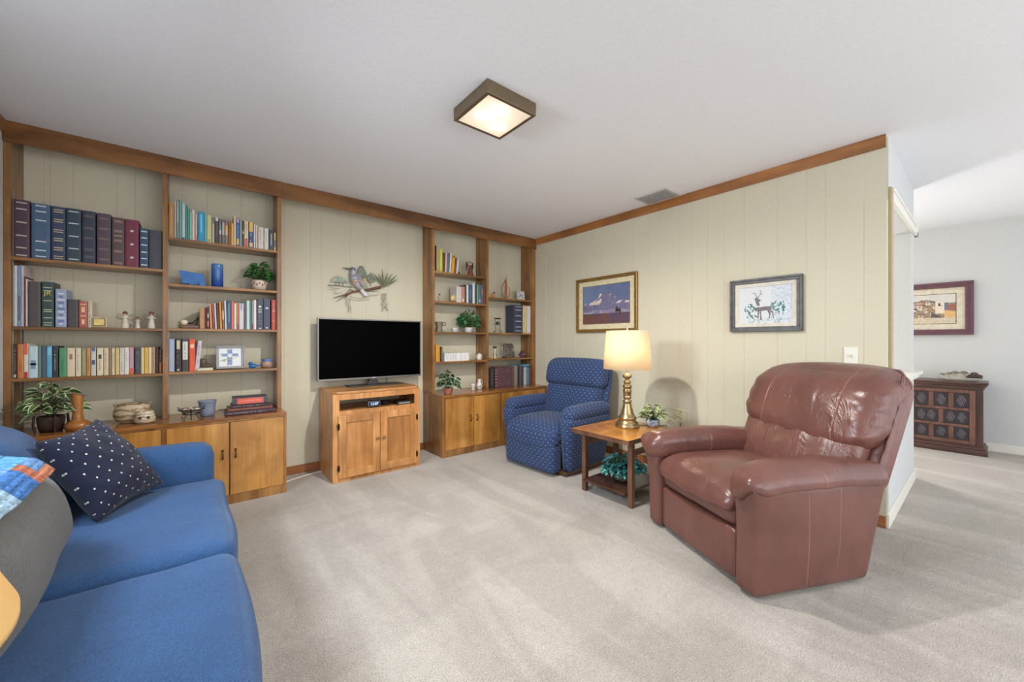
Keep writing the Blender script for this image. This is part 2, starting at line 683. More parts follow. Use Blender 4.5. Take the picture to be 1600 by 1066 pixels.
# baseboards
M_BASE = wood('baseboard_wood', (130, 78, 38), (156, 98, 54), (176, 118, 70), 'y', .4)
b = MB(); b.box(XR - .014, YH + .001, 0, XR, 3.39, .072)
struct('baseboard_right', b, M_BASE, bevel=.003)
b = MB(); b.box(.54, YB - .014, 0, 1.88, YB, .072)
struct('baseboard_back', b, wood('baseboard_wood', (130, 78, 38), (156, 98, 54), (176, 118, 70), 'x', .4), bevel=.003)
b = MB(); b.box(XR + .001, YH - .014, 0, 4.714, YH, .085); b.box(4.70, YH - .014, 0, 4.714, YH + TH, .085)
struct('baseboard_hall', b, M_TRIMW, bevel=.003)
b = MB(); b.box(XF - .014, YREAR, 0, XF, YB, .085)
struct('baseboard_far', b, M_TRIMW, bevel=.003)
# ------------------------------------------------------------------ valance over the shelves
b = MB()
b.box(XL + .001, 3.585, 2.318, .535, 3.604, H - .001)
b.box(.535, 3.587, 2.312, XR - .001, 3.604, H - .001)
struct('trim_6', b, wood('valance_wood', (84, 52, 26), (130, 86, 44), (160, 112, 58), 'x', .33, .7), bevel=.002)
# ------------------------------------------------------------------ bookcases
M_METAL = plain((168, 158, 140), .35, .9, .03)
def bookcase(label, ups, bays, yf=3.605):
    x0, x1 = ups[0][0], ups[-1][1]
    t = thing('bookcase', label, 'bookcase', ((x0 + x1) / 2, 3.715, .618))
    for k, (a, c) in enumerate(ups):
        b = MB(); b.box(a, yf, .618, c, YB - .001, H - .001)
        obj('upright', b, MW_Z, t, True, bevel=.0015)
    for (a, c, zs) in bays:
        for z in zs:
            b = MB(); b.box(a, yf, z - .019, c, YB - .004, z)
            obj('shelf', b, MW_X, t, True, bevel=.002)
        for xs, s in ((a, 1), (c, -1)):
            for yy in (3.64, 3.775):
                b = MB(); b.box(xs + s * .0002, yy, .64, xs + s * .002, yy + .014, 2.05)
                obj('shelf_standard', b, M_METAL, t, True)
    return t


ZL = [1.656, 1.246, .937]
ZM = [1.885, 1.563, 1.250, .943]
ZC = [1.885, 1.577, 1.255, .943]
ZR = [1.665, 1.256, .955]
bookcase('wide wooden wall bookcase left of the television, with two bays of shelves',
         [(XL + .001, -.842), (-.182, -.155), (.503, .533)],
         [(-.842, -.182, ZL), (-.155, .503, ZM)])
bookcase('narrower wooden wall bookcase between the television and the room corner',
         [(1.880, 1.908), (2.563, 2.590), (3.262, XR - .001)],
         [(1.908, 2.563, ZC), (2.590, 3.262, ZR)])


def bow_handle(parent, x, y, z):
    h = MB()
    h.tube([(x, y, z - .028), (x, y - .018, z - .022), (x, y - .024, z), (x, y - .018, z + .022), (x, y, z + .028)], .0045, 8)
    h.lathe([(.008, 0), (.008, .003)], 10, (0, 0, 0), 0, Matrix.Translation((x, y, z - .028)) @ Matrix.Rotation(PI / 2, 4, 'X'))
    h.lathe([(.008, 0), (.008, .003)], 10, (0, 0, 0), 0, Matrix.Translation((x, y, z + .028)) @ Matrix.Rotation(PI / 2, 4, 'X'))
    obj('handle', h, plain((104, 66, 38), .35, .7), parent, True)


def base_cabinet(label, x0, x1, doors, handles, yf=3.40):
    t = thing('base_cabinet', label, 'cabinet', ((x0 + x1) / 2, 3.62, 0))
    b = MB(); b.box(x0, yf + .018, 0, x1, YB - .016, .596); b.box(x0, yf + .0, 0, x1, yf + .018, .066)
    b.box(x0, yf, .596 - .012, x1, yf + .018, .596)
    xs = [x0] + [q for d in doors for q in d] + [x1]
    for k in range(0, len(xs), 2):
        if xs[k + 1] - xs[k] > .006:
            b.box(xs[k], yf, .066, xs[k + 1], yf + .018, .584)
    obj('body', b, MW_Z, t, True, bevel=.001)
    b = MB(); b.box(x0, yf - .004, .5965, x1, YB - .016, .6175)
    obj('top', b, wood('cabinet_top', (120, 72, 34), (156, 102, 52), (178, 124, 70), 'x', .16), t, True, bevel=.002)
    for (a, c), hx in zip(doors, handles):
        b = MB(); b.box(a + .002, yf - .003, .068, c - .002, yf + .0175, .582)
        d = obj('door', b, birch_door('z'), t, True, bevel=.0015)
        if hx:
            h = MB()
            bow_handle_mb(h, hx, yf - .003, .36)
            o = obj('handle', h, plain((104, 66, 38), .35, .7), d)
            o.data.transform(Matrix.Translation(-t.location))
    return t


def bow_handle_mb(h, x, y, z):
    h.tube([(x, y, z - .028), (x, y - .018, z - .022), (x, y - .024, z), (x, y - .018, z + .022), (x, y, z + .028)], .0045, 8)
    for s in (-1, 1):
        h.lathe([(.008, 0), (.008, .003)], 10, (0, 0, 0), 0, Matrix.Translation((x, y, z + s * .028)) @ Matrix.Rotation(PI / 2, 4, 'X'))


base_cabinet('long low wooden cabinet under the left bookcase, beyond the sofa', XL + .001, .536,
             [(-.85, -.516), (-.512, -.178), (-.156, .180), (.184, .520)], [-.56, -.46, .143, .217])
base_cabinet('low wooden cabinet under the right bookcase, behind the blue recliner', 1.882, XR - .002,
             [(1.915, 2.248), (2.252, 2.59), (2.625, 2.94), (2.944, 3.275)], [2.209, 2.288, 2.9, 2.98])
# ------------------------------------------------------------------ television stand
OZ, OXm = oak('z'), oak('x')
t = thing('television_stand', 'honey oak television stand with two panelled doors and an open shelf', 'cabinet', (1.238, 3.58, 0))
x0, x1, y0, y1, zt = .856, 1.62, 3.352, 3.80, .742
b = MB()
for a, c in ((x0, x0 + .018), (x1 - .018, x1)):
    b.box(a, y0 + .02, 0, c, y1, zt - .02)
b.box(x0 + .018, y0 + .02, .06, x1 - .018, y1, .08)
b.box(x0 + .018, y1 - .008, .08, x1 - .018, y1, .56)
b.box(x0 + .018, y1 - .008, .70, x1 - .018, y1, .72)
obj('carcass', b, OZ, t, True, bevel=.001)
b = MB(); b.box(x0 + .018, y0 + .02, .56, x1 - .018, y1 - .001, .578)
obj('shelf', b, OXm, t, True)
b = MB()
b.box(x0, y0, 0, x0 + .052, y0 + .02, zt - .02); b.box(x1 - .052, y0, 0, x1, y0 + .02, zt - .02)
b.box(x0 + .052, y0, .672, x1 - .052, y0 + .02, zt - .02); b.box(x0 + .052, y0, .545, x1 - .052, y0 + .02, .582); b.box(x0 + .052, y0, .0, x1 - .052, y0 + .02, .07)
obj('face_frame', b, OZ, t, True, bevel=.002)
b = MB()
b.prism([(x0 - .004, y1), (x0 - .004, y0 + .05), (x0 + .03, y0 - .006), (x1 - .03, y0 - .006), (x1 + .004, y0 + .05), (x1 + .004, y1)], zt - .0198, zt)
obj('top', b, OXm, t, True, bevel=.003)
DK = plain((40, 30, 24), .4, .6)
for k, (a, c) in enumerate(((x0 + .04, 1.236), (1.240, x1 - .04))):
    b = MB()
    yd = y0 - .018
    b.box(a, yd, .035, a + .062, y0 - .0005, .548); b.box(c - .062, yd, .035, c, y0 - .0005, .548)
    b.box(a + .062, yd, .035, c - .062, y0 - .0005, .097); b.box(a + .062, yd, .486, c - .062, y0 - .0005, .548)
    d = obj('door', b, OZ, t, True, bevel=.003)
    b = MB(); b.box(a + .06, yd + .010, .095, c - .06, y0 - .001, .488)
    q = obj('door_panel', b, wood('oak_panel', (160, 100, 44), (186, 126, 66), (202, 146, 86), 'z', .4, 1.3), d)
    q.data.transform(Matrix.Translation(-t.location))
    kx = c - .026 if k == 0 else a + .026
    b = MB(); b.lathe([(.004, 0), (.005, .012), (.013, .016), (.014, .022), (.008, .027), (.001, .028)], 14, (0, 0, 0), 0, Matrix.Translation((kx, yd, .325)) @ Matrix.Rotation(PI / 2, 4, 'X'))
    q = obj('knob', b, plain((160, 130, 90), .3, .8), d)
    q.data.transform(Matrix.Translation(-t.location))
    hx = a if k == 0 else c
    for hz in (.12, .46):
        b = MB(); b.tube([(hx, yd - .002, hz - .028), (hx, yd - .002, hz + .028)], .0045, 8); b.box(hx - .009, yd - .002, hz - .02, hx + .009, yd, hz + .02)
        q = obj('hinge', b, DK, d)
        q.data.transform(Matrix.Translation(-t.location))

# ------------------------------------------------------------------ television
t = thing('television', 'flat black television on a centre foot on the oak stand', 'television', (1.31, 3.70, .742))
x0, x1, z0, z1, ty = .819, 1.797, .803, 1.364, 3.70
b = MB(); b.box(x0, ty, z0, x1, ty + .03, z1); b.box(x0 + .2, ty + .03, z0 + .05, x1 - .2, ty + .05, z1 - .2)
obj('housing', b, plain((26, 27, 29), .45), t, True, bevel=.003)
b = MB()
w = .011
b.box(x0, ty - .004, z0, x0 + w, ty, z1); b.box(x1 - w, ty - .004, z0, x1, ty, z1)
b.box(x0 + w, ty - .004, z0, x1 - w, ty, z0 + w * 1.5); b.box(x0 + w, ty - .004, z1 - w, x1 - w, ty, z1)
obj('bezel', b, plain((120, 118, 114), .35, .7, .02), t, True, bevel=.001)
b = MB(); b.box(x0 + w, ty - .002, z0 + w * 1.5, x1 - w, ty - .0003, z1 - w)
m, nt, bb = newmat('screen'); bb.inputs['Base Color'].default_value = (.0006, .0006, .0007, 1); bb.inputs['Roughness'].default_value = .35; bb.inputs['Specular IOR Level'].default_value = .015
obj('screen', b, m, t, True)
b = MB(); b.box(1.295, ty - .0052, z0 + .005, 1.325, ty - .0042, z0 + .011)
obj('logo', b, plain((200, 200, 200), .3), t, True)
b = MB()
b.prism([(1.25, .752), (1.37, .752), (1.335, .803), (1.285, .803)], ty + .0, ty + .02, 'y')
b.box(1.06, ty - .1, .7425, 1.56, ty + .06, .7525)
obj('foot', b, plain((62, 60, 60), .35, .4), t, True, bevel=.002)
# clock, cable and box on the open shelf of the stand
t = thing('alarm_clock', 'small dark alarm clock with glowing digits on the open shelf', 'clock', (1.205, 3.41, .579))
b = MB(); b.soft((0, 0, .031), (.125, .045, .060), .028, 8)
obj('case', b, plain((42, 40, 44), .35), t)
b = MB(); b.soft((0, -.0225, .032), (.108, .006, .046), .0028, 6)
obj('bezel', b, plain((120, 116, 118), .3, .5), t)
b = MB(); b.box(-.048, -.0262, .014, .048, -.0256, .050)
fc = obj('display', b, plain((22, 26, 44), .25), t)
def text(body, size, loc, rot, mat, parent, name='lettering', ext=.0006, align='CENTER', sx=1.0):
    cu = bpy.data.curves.new(name, 'FONT')
    cu.body = body; cu.size = size; cu.extrude = ext; cu.align_x = align; cu.align_y = 'CENTER'
    tmp = bpy.data.objects.new(name, cu)
    COL.objects.link(tmp)
    dg = bpy.context.evaluated_depsgraph_get()
    me = bpy.data.meshes.new_from_object(tmp.evaluated_get(dg))
    bpy.data.objects.remove(tmp)
    o = bpy.data.objects.new(name, me)
    me.materials.clear(); me.materials.append(mat)
    me.transform(Matrix.Translation(loc) @ Matrix.Rotation(rot[2], 4, 'Z') @ Matrix.Rotation(rot[0], 4, 'X') @ Matrix.Diagonal((sx, 1, 1, 1)))
    COL.objects.link(o)
    o.parent = parent
    return o
text('12:07', .032, (0, -.0268, .032), (PI / 2, 0, 0), emis('clock_digits', (190, 215, 255), .8), fc)
b = MB()
pth = []
for k in range(70):
    a = k * .42
    pth.append((1.335 + .045 * math.cos(a) + .012 * math.sin(k * .9), 3.47 + .035 * math.sin(a), .586 + .004 * abs(math.sin(k * 1.7)) + .0004 * k))
b.tube(pth, .0035, 6)
b.tube([(1.375, 3.47, .6), (1.42, 3.5, .6), (1.47, 3.46, .60)], .003, 6)
tag(obj('coiled_cable', b, plain((18, 16, 16), .5)), 'black coiled cable between the clock and the small black box', 'cable')
t = thing('media_box', 'small flat black box with a grey front on the right of the open shelf', 'device', (1.49, 3.42, .579))
b = MB(); b.prism([(-.07, 0), (.07, 0), (.07, .022), (.05, .03), (-.05, .03), (-.07, .022)], -.02, .09, 'y')
obj('case', b, plain((30, 28, 28), .4), t, bevel=.002)
b = MB(); b.box(-.055, -.0212, .006, .055, -.0202, .018)
obj('front_strip', b, plain((150, 146, 148), .35), t)
b = MB(); b.tube([(1.27, 3.44, .640), (1.285, 3.60, .665), (1.30, 3.80, .70), (1.30, 3.806, .742), (1.30, 3.81, .85)], .0028, 6)
tag(obj('power_cord', b, plain((24, 20, 18), .5)), 'thin black cord rising from the alarm clock behind the stand', 'cord')
b = MB(); b.tube([(1.535, 3.5, .60), (1.56, 3.52, .62), (1.585, 3.56, .61), (1.54, 3.70, .66), (1.48, 3.812, .70), (1.48, 3.815, .79)], .0028, 6)
tag(obj('power_cord', b, plain((24, 20, 18), .5)), 'thin black cord running from the small black box to the wall', 'cord')
b = MB(); b.tube([(.545, 3.62, .006), (.62, 3.66, .006), (.72, 3.70, .006), (.85, 3.725, .006), (.95, 3.815, .006)], .006, 8)
tag(obj('floor_cord', b, plain((226, 220, 206), .5)), 'white cord lying on the carpet along the baseboard', 'cord')

# ------------------------------------------------------------------ blue denim sofa
DEN = fabric('denim_sofa_cloth', (56, 90, 134), (40, 68, 108), rib=42, sheen=.12, wr=.12)
t = thing('sofa', 'long blue denim sofa along the left wall with loose back cushions', 'sofa', (-.36, 1.6, 0))
SY0, SY1 = .58, 2.765
def lean(p):
    return p
b = MB(); b.soft((-.39, (SY0 + SY1) / 2, .15), (.86, SY1 - SY0 - .04, .24), .03, 8)
obj('base', b, DEN, t, True)
for k, (a, c) in enumerate(((SY0, .808), (2.56, SY1))):
    b = MB(); b.soft((-.39, (a + c) / 2, .326), (.93, c - a, .575), .07, 12, (0.0, .006, .012))
    obj('arm', b, DEN, t, True)
b = MB(); b.soft((-.775, 1.67, .42), (.16, 1.86, .62), .07, 10)
obj('back_frame', b, DEN, t, True)
for k, (a, c) in enumerate(((.812, 1.655), (1.66, 2.555))):
    def fn(p, a=a, c=c):
        q = p.copy()
        q.z += .010 * noise.noise(Vector((p.x * 3, p.y * 3.2, 4 + k))) + .004 * noise.noise(Vector((p.x * 9, p.y * 5, 2)))
        if p.x > -.1:
            q.x += .012 * noise.noise(Vector((p.y * 3, p.z * 4, 9)))
            q.x -= .05 * max(0, .30 - p.z) * 2
        return q
    b = MB(); b.soft((-.297, (a + c) / 2, .362), (.81, c - a - .002, .185), .055, 22, (.018, .004, .014), fn)
    obj('seat_cushion', b, DEN, t, True)
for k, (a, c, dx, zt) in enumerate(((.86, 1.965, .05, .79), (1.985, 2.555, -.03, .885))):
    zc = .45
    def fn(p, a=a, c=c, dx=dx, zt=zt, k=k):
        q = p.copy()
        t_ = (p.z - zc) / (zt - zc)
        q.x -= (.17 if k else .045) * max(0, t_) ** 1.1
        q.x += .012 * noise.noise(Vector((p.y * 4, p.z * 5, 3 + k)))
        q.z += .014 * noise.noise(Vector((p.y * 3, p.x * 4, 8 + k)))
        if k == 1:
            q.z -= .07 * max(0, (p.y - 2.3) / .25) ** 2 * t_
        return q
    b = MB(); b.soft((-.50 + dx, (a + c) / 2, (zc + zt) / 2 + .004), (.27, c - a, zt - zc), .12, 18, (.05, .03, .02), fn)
    q = obj('back_cushion', b, DEN if k else fabric('shade_greyed_denim', (104, 102, 98), (80, 80, 80), rib=42, sheen=.1, wr=.12), t, True)  # near cushion's grey imitates shade and warm lamplight on the denim
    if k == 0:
        q['label'] = 'near back cushion, denim greyed to imitate shade'

# navy pillow with woven crosses
NAVY = fabric('navy_pillow_cloth', (34, 38, 60), (24, 27, 44), dot=(196, 188, 172), ds=.040, dr=.088, sheen=.1, wr=.3)
P1, P2, P3, P4 = Vector((-.285, 2.11, .478)), Vector((-.12, 2.46, .482)), Vector((-.36, 2.60, .80)), Vector((-.46, 2.20, .79))
b = MB()
NN = 26
def pil(u, v, s):
    # pinched sides, full middle
    u = .45 * u + .55 * (1 - math.cos(PI * u)) / 2
    v = .45 * v + .55 * (1 - math.cos(PI * v)) / 2
    w = (1 - (2 * u - 1) ** 2) * (1 - (2 * v - 1) ** 2)
    uu = .5 + (u - .5) * (1 - .10 * (1 - (2 * v - 1) ** 2) * 1.0)
    vv = .5 + (v - .5) * (1 - .10 * (1 - (2 * u - 1) ** 2) * 1.0)
    p = P1 * (1 - uu) * (1 - vv) + P2 * uu * (1 - vv) + P3 * uu * vv + P4 * (1 - uu) * vv
    nrm = (P2 - P1).cross(P4 - P1).normalized()
    wr = .008 * noise.noise(Vector((u * 6, v * 6, s)))
    return p + nrm * s * (.085 * w ** .42 + wr * w ** .3)
ds = .40
for s in (1, -1):
    f = (lambda u, v: pil(u, v, 1)) if s > 0 else (lambda u, v: pil(1 - u, v, -1))
    b.grid(f, NN, NN, uvf=lambda u, v: (u * ds, v * ds))
tag(obj('throw_pillow', b, NAVY), 'square navy throw pillow dotted with small pale crosses on the sofa', 'pillow')

# patchwork quilt folded over the near back cushion
def art_grid(mb_fn, nu, nv, colf, name, mat, parent=None, label=None, solid=0.0, world=False):
    me = bpy.data.meshes.new(name)
    vs = [mb_fn(i / nu, j / nv) for j in range(nv + 1) for i in range(nu + 1)]
    if world and parent is not None:
        vs = [Vector(v) - parent.location for v in vs]
    fs = [(j * (nu + 1) + i, j * (nu + 1) + i + 1, (j + 1) * (nu + 1) + i + 1, (j + 1) * (nu + 1) + i) for j in range(nv) for i in range(nu)]
    org = Vector((0, 0, 0))
    if parent is None:
        org = sum((Vector(v) for v in vs), Vector()) / len(vs)
        vs = [Vector(v) - org for v in vs]
    me.from_pydata([tuple(v) for v in vs], [], fs)
    ca = me.color_attributes.new(name='art', type='FLOAT_COLOR', domain='CORNER')
    arr = np.ones((len(fs) * 4, 4), dtype=np.float32)
    k = 0
    for j in range(nv):
        for i in range(nu):
            c = lin(colf((i + .5) / nu, (j + .5) / nv))
            arr[k:k + 4] = c
            k += 4
    ca.data.foreach_set('color', arr.ravel())
    me.materials.append(mat)
    for p in me.polygons:
        p.use_smooth = True
    me.update()
    o = bpy.data.objects.new(name, me)
    COL.objects.link(o)
    o.location = org
    if parent is not None:
        o.parent = parent
        o.location = (0, 0, 0)
    if solid:
        md = o.modifiers.new('solidify', 'SOLIDIFY'); md.thickness = solid; md.offset = -1
    return o


QC = [(84, 136, 176), (116, 152, 180), (62, 100, 152), (136, 160, 176), (92, 124, 164), (90, 130, 150)]
def quiltcol(u, v):
    r = random.Random(int(u * 5) * 31 + int(v * 6) * 17)
    uu, vv = u * 5 % 1, v * 6 % 1
    base = QC[r.randrange(len(QC))]
    if (int(u * 5) + int(v * 6)) % 3 == 0:
        if vv < .45:
            base = (150, 92, 72)
        elif uu > .6:
            base = (160, 104, 80)
    n = noise.noise(Vector((u * 70, v * 70, 1)))
    k = 1 + .28 * n
    if (int(u * 7) % 2 == 0):
        k *= 1 + .15 * math.sin(uu * 20)
    return tuple(max(0, min(255, q * k)) for q in base)
qp = [(-.86, .78), (-.78, .825), (-.66, .842), (-.56, .842), (-.45, .835), (-.375, .805), (-.335, .765)]
def qf(u, v):
    s = u * (len(qp) - 1)
    i = min(int(s), len(qp) - 2)
    f = s - i
    x = qp[i][0] * (1 - f) + qp[i + 1][0] * f
    z = qp[i][1] * (1 - f) + qp[i + 1][1] * f
    y = .92 + v * .88 + .012 * math.sin(u * 9)
    return (x, y, z + .006 * noise.noise(Vector((x * 9, y * 9, 0))))
tag(art_grid(qf, 60, 60, quiltcol, 'quilt', vcolor('quilt_cloth', .95, .1), solid=.012), 'blue and rust patchwork quilt folded over the back of the sofa', 'quilt')

# ------------------------------------------------------------------ burgundy leather recliner
A0 = Vector((1.93, .656, 0))
ang = math.atan2(.709, .342)
t = thing('leather_recliner', 'wide burgundy leather recliner in front of the cream panelled wall', 'armchair',
          (A0.x, A0.y, 0), ang)
# local frame: x = across from the near side to the far side, -y = backwards
LE = leather('burgundy_leather')
LE_S = leather('burgundy_leather_side', (-.27, -.46), .12)
LE_W = leather('burgundy_leather_back', (.16, .58), .5)
LE_R = leather('burgundy_leather_arm', (-.33,), .3)
def back_y(p):
    return p
WID = .787
def side_fn(sgn):
    def fn(p):
        q = p.copy()
        k = (p.z - .02) / .48
        if p.y < -.4:
            q.y = p.y + .12 * (1 - k) * ((-p.y - .4) / .36)
        q.x += -sgn * .010 * k
        fl = max(0, (p.z - .22) / .28) ** 2 * max(0, min(1, (p.y + .28) / .2))
        if (p.x - (.0465 if sgn > 0 else .741)) * sgn < 0:
            q.x -= sgn * .030 * fl
        if p.y > -.1:
            q.y += .022 * fl
        return q
    return fn
for s, (a, c) in ((1, (-.012, .105)), (-1, (.682, .80))):
    b = MB(); b.soft(((a + c) / 2, -.375, .262), (c - a, .79, .50), .028, 14, (.012, .004, 0), side_fn(s))
    obj('side_panel', b, LE_S, t)
    uc = (a + c) / 2
    def fn(p, uc=uc, s=s):
        q = p.copy()
        d = (p.x - uc) * s        # negative = outside
        # outward flare and drooping front nose
        fr = max(0, (p.y + .12) / .20)
        q.z -= .030 * fr ** 2
        q.z -= .030 * max(0, (-p.y - .40) / .35)
        if d < 0:
            q.z = .60 - (.60 - q.z) * (1 - .42 * min(1, -d / .06))
            q.z -= .035 * (-d / .11) ** 2
        q.x -= s * .018 * max(0, fr) ** 1.5
        q.z += .004 * noise.noise(Vector((p.x * 14, p.y * 10, 3))) + .003 * math.sin(p.y * 60) * max(0, -p.z + .53) * 8
        return q
    b = MB(); b.soft((uc - s * .010, -.345, .514), (.20, .79, .165), .068, 22, (0, .02, .012), fn)
    obj('arm_pad', b, LE_R, t)
b = MB(); b.soft((WID / 2, -.33, .20), (.58, .60, .24), .02, 6)
obj('inner_frame', b, LE, t)
b = MB(); b.soft((WID / 2, -.018, .148), (.572, .05, .240), .022, 12, (0, .008, 0))
obj('footrest', b, LE, t)
def fn(p):
    q = p.copy()
    q.z += .004 * noise.noise(Vector((p.x * 12, p.y * 9, 5)))
    return q
b = MB(); b.soft((WID / 2, -.28, .335), (.576, .58, .14), .055, 16, (0, .014, 0), fn)
obj('seat_front', b, LE, t)
def fn(p):
    q = p.copy()
    u = (p.x - WID / 2) / .29
    q.z -= .05 * max(0, (p.y + .12) / .16) ** 2
    q.z += .006 * noise.noise(Vector((p.x * 10, p.y * 6, 7))) + .004 * math.sin(p.x * 40 + 3 * noise.noise(p * 5)) * max(0, (p.y + .2) / .2)
    return q
b = MB(); b.soft((WID / 2, -.28, .425), (.578, .64, .09), .043, 20, (0, .02, .03), fn)
obj('seat_cushion', b, leather('burgundy_leather_seat', (), .45), t)
# back: rear shell, lower lumbar cushion, upper head cushion
LEAN = .42
def leanfn(p, k=1.0):
    q = p.copy()
    q.y -= LEAN * (p.z - .45)
    return q
def fsh(p):
    q = leanfn(p)
    k = max(0, (p.z - .80) / .22)
    q.x = WID / 2 + (q.x - WID / 2) * (1 - .09 * k * k)
    return q
b = MB(); b.soft((WID / 2, -.76, .675), (.785, .13, .53), .045, 16, (0, .0, .01), fsh)
obj('back_shell', b, LE, t)
def flum(p):
    q = p.copy()
    u = (p.x - WID / 2) / .36
    front = max(0, (p.y + .66) / .1)
    q.y += .006 * math.sin(p.x * 42 + 6 * noise.noise(Vector((p.x * 3, p.z * 5, 1)))) * max(0, (p.z - .55) / .16) * front
    q.y -= .03 * abs(u) ** 2 * front
    return leanfn(q)
b = MB(); b.soft((WID / 2, -.635, .565), (.70, .16, .30), .06, 28, (0, .025, 0), flum)
obj('lumbar_cushion', b, leather('burgundy_leather_lumbar', (), .6), t)
def fup(p):
    q = p.copy()
    u = (p.x - WID / 2) / .41
    lo = max(0, (.80 - p.z) / .19)
    hi = max(0, (p.z - .84) / .19)
    fr = 1 if p.y > -.67 else .4
    q.z -= (.11 * (1 - (u + .15) ** 2) - .03) * lo
    q.x = WID / 2 + (q.x - WID / 2) * (1 - .13 * hi ** 2.2)
    q.z -= .028 * abs(u) ** 3 * hi
    q.y -= .05 * hi ** 2 * (1 if p.y > -.67 else .3)
    if p.y < -.66:
        q.y -= .075 * min(1, hi * 2.2)
        if abs(u) > .8 and hi > 0:
            q.z += .006 * math.sin(p.y * 110)
    # gathers towards the sides and the lower seam
    e = max(0, (abs(u) - .62) / .38)
    q.y += fr * .007 * e * math.sin(p.z * 85 + 5 * noise.noise(Vector((p.x * 5, p.z * 4, 2))))
    q.y += fr * .0045 * lo ** 1.2 * math.sin(p.x * 48 + 7 * noise.noise(Vector((p.x * 4, p.z * 6, 5)))) * (1 - .4 * abs(u))
    q.y += .008 * noise.noise(Vector((p.x * 6, p.z * 6, 11)))
    return leanfn(q)
b = MB(); b.soft((WID / 2, -.655, .825), (.80, .205, .385), .095, 40, (0, .035, .012), fup)
obj('head_cushion', b, LE_W, t)
for s, xx in ((-1, .004), (1, WID - .004)):
    b = MB()
    pth = []
    for k in range(22):
        z = .50 + .48 * k / 21
        hi = max(0, (z - .84) / .19)
        x = WID / 2 + (xx - WID / 2) * (1 - .10 * hi ** 2.2)
        pth.append((x + .0015 * math.sin(k * 2.1), -.705 - LEAN * (z - .45) + .002 * math.sin(k * 1.7), z))
    b.tube(pth, .008, 8)
    obj('piping', b, LE, t)

# ------------------------------------------------------------------ blue patterned recliner
BL = fabric('blue_dotted_upholstery', (56, 74, 112), (40, 56, 92), dot=(156, 166, 184), ds=.036, dr=.105, sheen=.12, wr=.05)
BL2 = BL
t = thing('fabric_recliner', 'blue recliner with small pale dots between the bookcase and lamp table', 'armchair', (2.335, 2.315, 0), PI / 2 + .05)
# local: x = across (near to far, about +y in the room), -y = backwards (towards the right wall)
WI = .61
for s, (a, c) in ((1, (-.135, -.002)), (-1, (WI + .002, WI + .135))):
    def fn(p, a=a, c=c, s=s):
        q = p.copy()
        k = max(0, min(1, (p.z - .05) / .4))
        q.y += -.035 * (1 - k) if p.y > -.3 else .05 * (1 - k) * (-p.y - .3) / .4
        if (p.x < (a + c) / 2) == (s > 0):
            q.x += s * .035 * (1 - k)
        return q
    b = MB(); b.soft(((a + c) / 2, -.36, .275), (c - a, .60, .47), .04, 14, (.006, .01, 0), fn)
    obj('arm', b, BL, t)
    def fn(p, s=s):
        q = p.copy()
        q.z -= .03 * max(0, (p.y + .16) / .12) ** 2
        return q
    b = MB(); b.soft(((a + c) / 2, -.375, .535), (c - a + .012, .58, .115), .05, 14, (0, .01, .012), fn)
    obj('arm_pad', b, BL, t)
b = MB(); b.soft((WI / 2, -.05, .145), (WI - .004, .13, .235), .03, 12, (0, .006, 0))
obj('footrest', b, BL, t)
def fn(p):
    q = p.copy()
    q.z -= .05 * max(0, (p.y + .12) / .12) ** 2
    return q
b = MB(); b.soft((WI / 2, -.30, .345), (WI + .0, .62, .175), .06, 16, (0, .018, .028), fn)
obj('seat_cushion', b, BL, t)
def fb(p):
    q = p.copy()
    q.y -= .20 * (p.z - .42)
    return q
def fbt(p):
    q = fb(p)
    hi = max(0, (p.z - .84) / .15)
    q.x = WI / 2 + (q.x - WI / 2) * (1 - .09 * hi ** 2)
    return q
b = MB(); b.soft((WI / 2, -.60, .56), (.66, .15, .34), .055, 14, (0, .03, 0), fb)
obj('lumbar_cushion', b, BL, t)
b = MB(); b.soft((WI / 2, -.595, .842), (.735, .17, .275), .075, 20, (0, .022, .01), fbt)
obj('head_cushion', b, BL, t)
b = MB(); b.soft((WI / 2, -.69, .575), (.72, .09, .79), .04, 14, (0, 0, 0), fbt)
obj('back_shell', b, BL, t)
b = MB(); b.box(-.06, -.66, .012, WI + .06, -.09, .045)
for xx in (-.03, WI + .03):
    b.box(xx - .02, -.64, 0, xx + .02, -.10, .012)
obj('base_frame', b, walnut('x'), t, bevel=.004)

# ------------------------------------------------------------------ end table
t = thing('end_table', 'square two-tier wooden end table between the two recliners', 'table', (2.545, 1.775, 0))
x0, x1, y0, y1 = 2.245, 2.845, 1.522, 2.028
b = MB(); b.box(x0, y0, .462, x1, y1, .49)
obj('tabletop', b, wood('table_top_wood', (168, 106, 38), (200, 136, 62), (214, 152, 80), 'x', .2), t, True, bevel=.003)
b = MB(); w = .004
for q in ((x0 - w, y0 - w, x1 + w, y0), (x0 - w, y1, x1 + w, y1 + w), (x0 - w, y0, x0, y1), (x1, y0, x1 + w, y1)):
    b.box(q[0], q[1], .458, q[2], q[3], .4895)
obj('edge_band', b, walnut('x'), t, True)
for lx in (2.33, 2.725):
    for ly in (1.553, 1.965):
        b = MB(); b.box(lx, ly, 0, lx + .036, ly + .036, .461)
        obj('leg', b, walnut('z'), t, True, bevel=.002)
for ly in (1.562, 1.974):
    b = MB(); b.box(2.367, ly, .355, 2.724, ly + .02, .395)
    obj('rail', b, walnut('x'), t, True, bevel=.002)
b = MB(); b.box(2.30, 1.59, .085, 2.79, 1.964, .105)
obj('lower_shelf', b, wood('dark_shelf_wood', (62, 38, 30), (84, 54, 42), (104, 70, 56), 'x', .25), t, True, bevel=.002)

